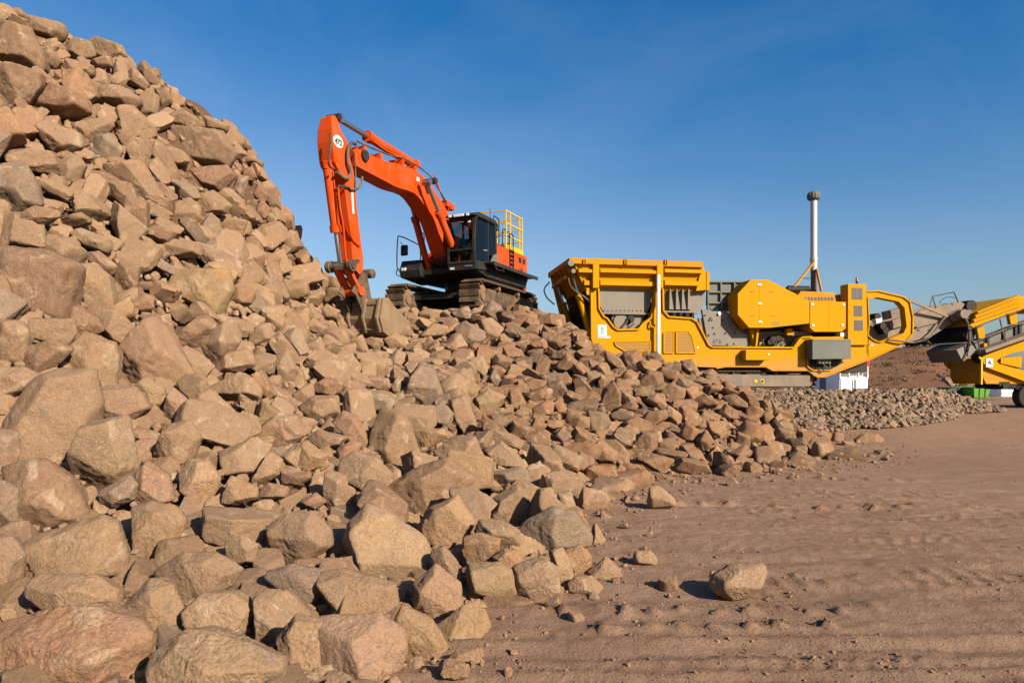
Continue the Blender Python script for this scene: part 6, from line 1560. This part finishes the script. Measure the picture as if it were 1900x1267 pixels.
for x in (.05, .55): b = B(); b.bar((x, .1, 0), (x, .1, .35), .08); b.build("leg", M['dark'], tn)
p0 = TP(1552, 724, 47); st_ = empty("survey_stand", (p0[0], 47, .1)); tag(st_, "pale stand with slanted post between the tank and the white truck", "stand")
b = B(); b.bar((-.10, 0, 0), (.06, 0, 1.0), .07); b.build("post", M['conveyor'], st_); b = B(); b.box(-.15, .25, -.05, .15, 1.0, 1.35, .02); b.build("head", M['white'], st_); b = B(); b.bar((-.05, 0, 1.35), (.2, 0, 1.6), .05); b.build("arm", M['white'], st_)
# green skip, grey container and white crate in the far yard
SD = 58.0
def skip_bin(name, px0, px1, pyt, pyb, d, depth, lean, mat, label, cat):
    a, c = at(px0, pyb, d), at(px1, pyt, d); w = c[0] - a[0]; h = c[2] - a[2]; r = empty(name, (a[0], d, a[2])); tag(r, label, cat)
    b = B(); t = .06
    b.hull([(0, 0, 0), (w - lean, 0, 0), (0, depth, 0), (w - lean, depth, 0), (-.02, -.02, .08), (w, -.02, .08), (-.02, depth, .08), (w, depth, .08)]); b.build("floor", mat, r)
    b = B(); b.quad((0, 0, 0), (w - lean, 0, 0), (w, 0, h), (-.05, 0, h), (0, t, 0)); b.build("side_wall", mat, r)
    b = B(); b.quad((0, depth, 0), (w - lean, depth, 0), (w, depth, h), (-.05, depth, h), (0, -t, 0)); b.build("side_wall", mat, r)
    b = B(); b.quad((0, t, 0), (0, depth - t, 0), (-.05, depth - t, h), (-.05, t, h), (t, 0, 0)); b.build("end_wall", mat, r)
    b = B(); b.quad((w - lean, t, 0), (w - lean, depth - t, 0), (w, depth - t, h), (w, t, h), (-t, 0, 0)); b.build("end_wall", mat, r)
    b = B(); b.bar((-.08, -.03, h), (w + .05, -.03, h), .09); b.build("rim", mat, r)
    b = B(); b.bar((-.08, depth + .03, h), (w + .05, depth + .03, h), .09); b.build("rim", mat, r)
    for f_ in (.3, .65): b = B(); b.bar((w * f_, -.03, .05), (w * f_ + .05, -.03, h), .07); b.build("side_rib", mat, r)
    return r
skip_bin("skip_bin", 1808, 1839, 718, 738, SD, 1.8, .28, M['green'], "bright green steel skip under the screening plant", "skip")
skip_bin("skip_bin", 1765, 1806, 718.5, 735, SD + 1.5, 1.8, .1, plain("shaded_green_paint", (.02, .06, .03)), "shaded left end of the green skip, painted darker as a separate bin", "skip")  # the green skip's shaded end, its shade put into a darker paint
p0, p1 = at(1838, 737, 63), at(1862, 713, 63); ct = empty("storage_container", (p0[0] - .9, 63, p0[2])); tag(ct, "blue grey storage container behind the green skip", "container")
b = B(); b.box(0, p1[0] - p0[0] + .9, 0, 2.3, .1, p1[2] - p0[2], .03); b.build("container_body", M['bluegrey'], ct)
for k in range(6): b = B(); xx = .12 + (p1[0] - p0[0] + .7) * k / 5; b.box(xx - .04, xx + .04, -.03, 0, .2, p1[2] - p0[2] - .1); b.build("container_rib", M['bluegrey'], ct)
b = B(); b.box(.1, 1.8, .2, 2.0, -.05, .1); b.build("skid", M['dark'], ct)
p0, p1 = at(1858, 736, 52), at(1887, 722, 52); cr = empty("white_crate", (p0[0], 52, p0[2])); tag(cr, "white steel crate under the screening plant's axle", "crate")
b = B(); b.box(0, p1[0] - p0[0], 0, 1.2, .0, p1[2] - p0[2], .02); b.build("crate_body", M['white'], cr); b = B(); b.box(.0, p1[0] - p0[0], -.03, 0, (p1[2] - p0[2]) * .45, (p1[2] - p0[2]) * .52); b.build("crate_band", M['grey'], cr)

# ------------------------------------------------------------------ labels of the boulders
ORD = ["largest", "second largest", "third largest", "fourth largest", "fifth largest", "sixth largest", "seventh largest", "eighth largest", "ninth largest", "tenth largest", "eleventh largest", "twelfth largest", "thirteenth largest", "fourteenth largest", "fifteenth largest", "sixteenth largest"]
TW = {'t': "tan", 'l': "pale tan", 'b': "brown", 'o': "orange tinted", 'y': "ochre", 'g': "grey", 'd': "dark grey", 'r': "reddish"}
def zone(u, v):
    if v > 1120: return "at the heap's front, " + ("bottom edge corner" if u < 240 else "beside that corner" if u < 480 else "middle of the bottom edge" if u < 680 else "next to the bare dirt")
    if v > 960: return "low on the heap, " + ("at the frame's edge" if u < 170 else "third row from the bottom" if u < 420 else "facing the tyre ruts" if u < 640 else "left of the stacked cobbles" if u < 850 else "in the stack at the corner")
    if u < 230 and v < 200: return "on the highest visible crest of the heap"
    if v < 330 and u >= 230: return "along the sloping skyline left of the excavator"
    if v < 330: return "just below the highest crest of the heap"
    if u > 1480: return "where the boulders meet the crushed stone"
    if u > 1250: return "below the crusher's track, on the far toe" if v > 790 else "below the crusher's track, upper rows" if v > 715 else "in front of the crusher's vents"
    if u > 1100: return "under the crusher's hopper, top rows" if v < 690 else "under the crusher's hopper, middle rows" if v < 790 else "under the crusher's hopper, beside the dirt"
    if u > 940: return "between excavator and crusher, near the top" if v < 660 else "between excavator and crusher, mid slope" if v < 780 else "between excavator and crusher, lower slope"
    if u > 760: return "directly beneath the excavator tracks" if v < 640 else "below the excavator, mid slope" if v < 760 else "below the excavator, lower slope"
    if u > 580: return "beside the excavator bucket" if v < 640 else "below the bucket, mid slope" if v < 780 else "below the bucket, lower slope"
    if u > 400: return "on the dip just left of the excavator arm" if v < 560 else "in the middle of the big slope" if v < 730 else "in the middle of the lower slope"
    if u > 200: return "on the upper slope, second from frame's edge" if v < 480 else "on the mid slope around the big triangular block" if v < 700 else "on the lower slope below the triangular block"
    return "on the upper slope at the frame's edge" if v < 480 else "on the mid slope at the frame's edge" if v < 700 else "on the lower slope at the frame's edge"
def shape_word(bb, s):
    r = bb[2] / max(bb[3], 1); return "long flat" if r > 1.7 else "wide" if r > 1.25 else "upright" if r < .8 else "blocky"
zz_ = {}
for it in named:
    o, bb, tone, size, c = it; zz_.setdefault((zone(bb[0], bb[1]), TW[tone], shape_word(bb, size)), []).append(it)
for (zn, tw_, sw), its in zz_.items():
    its.sort(key=lambda t: -t[1][2] * t[1][3])
    for k, it in enumerate(its):
        lab = f"{tw_} {sw} boulder {zn}" if len(its) == 1 else f"{ORD[min(k, 15)]} {tw_} {sw} boulder {zn}"
        tag(it[0], lab, "boulder", "boulders of the rock heap")
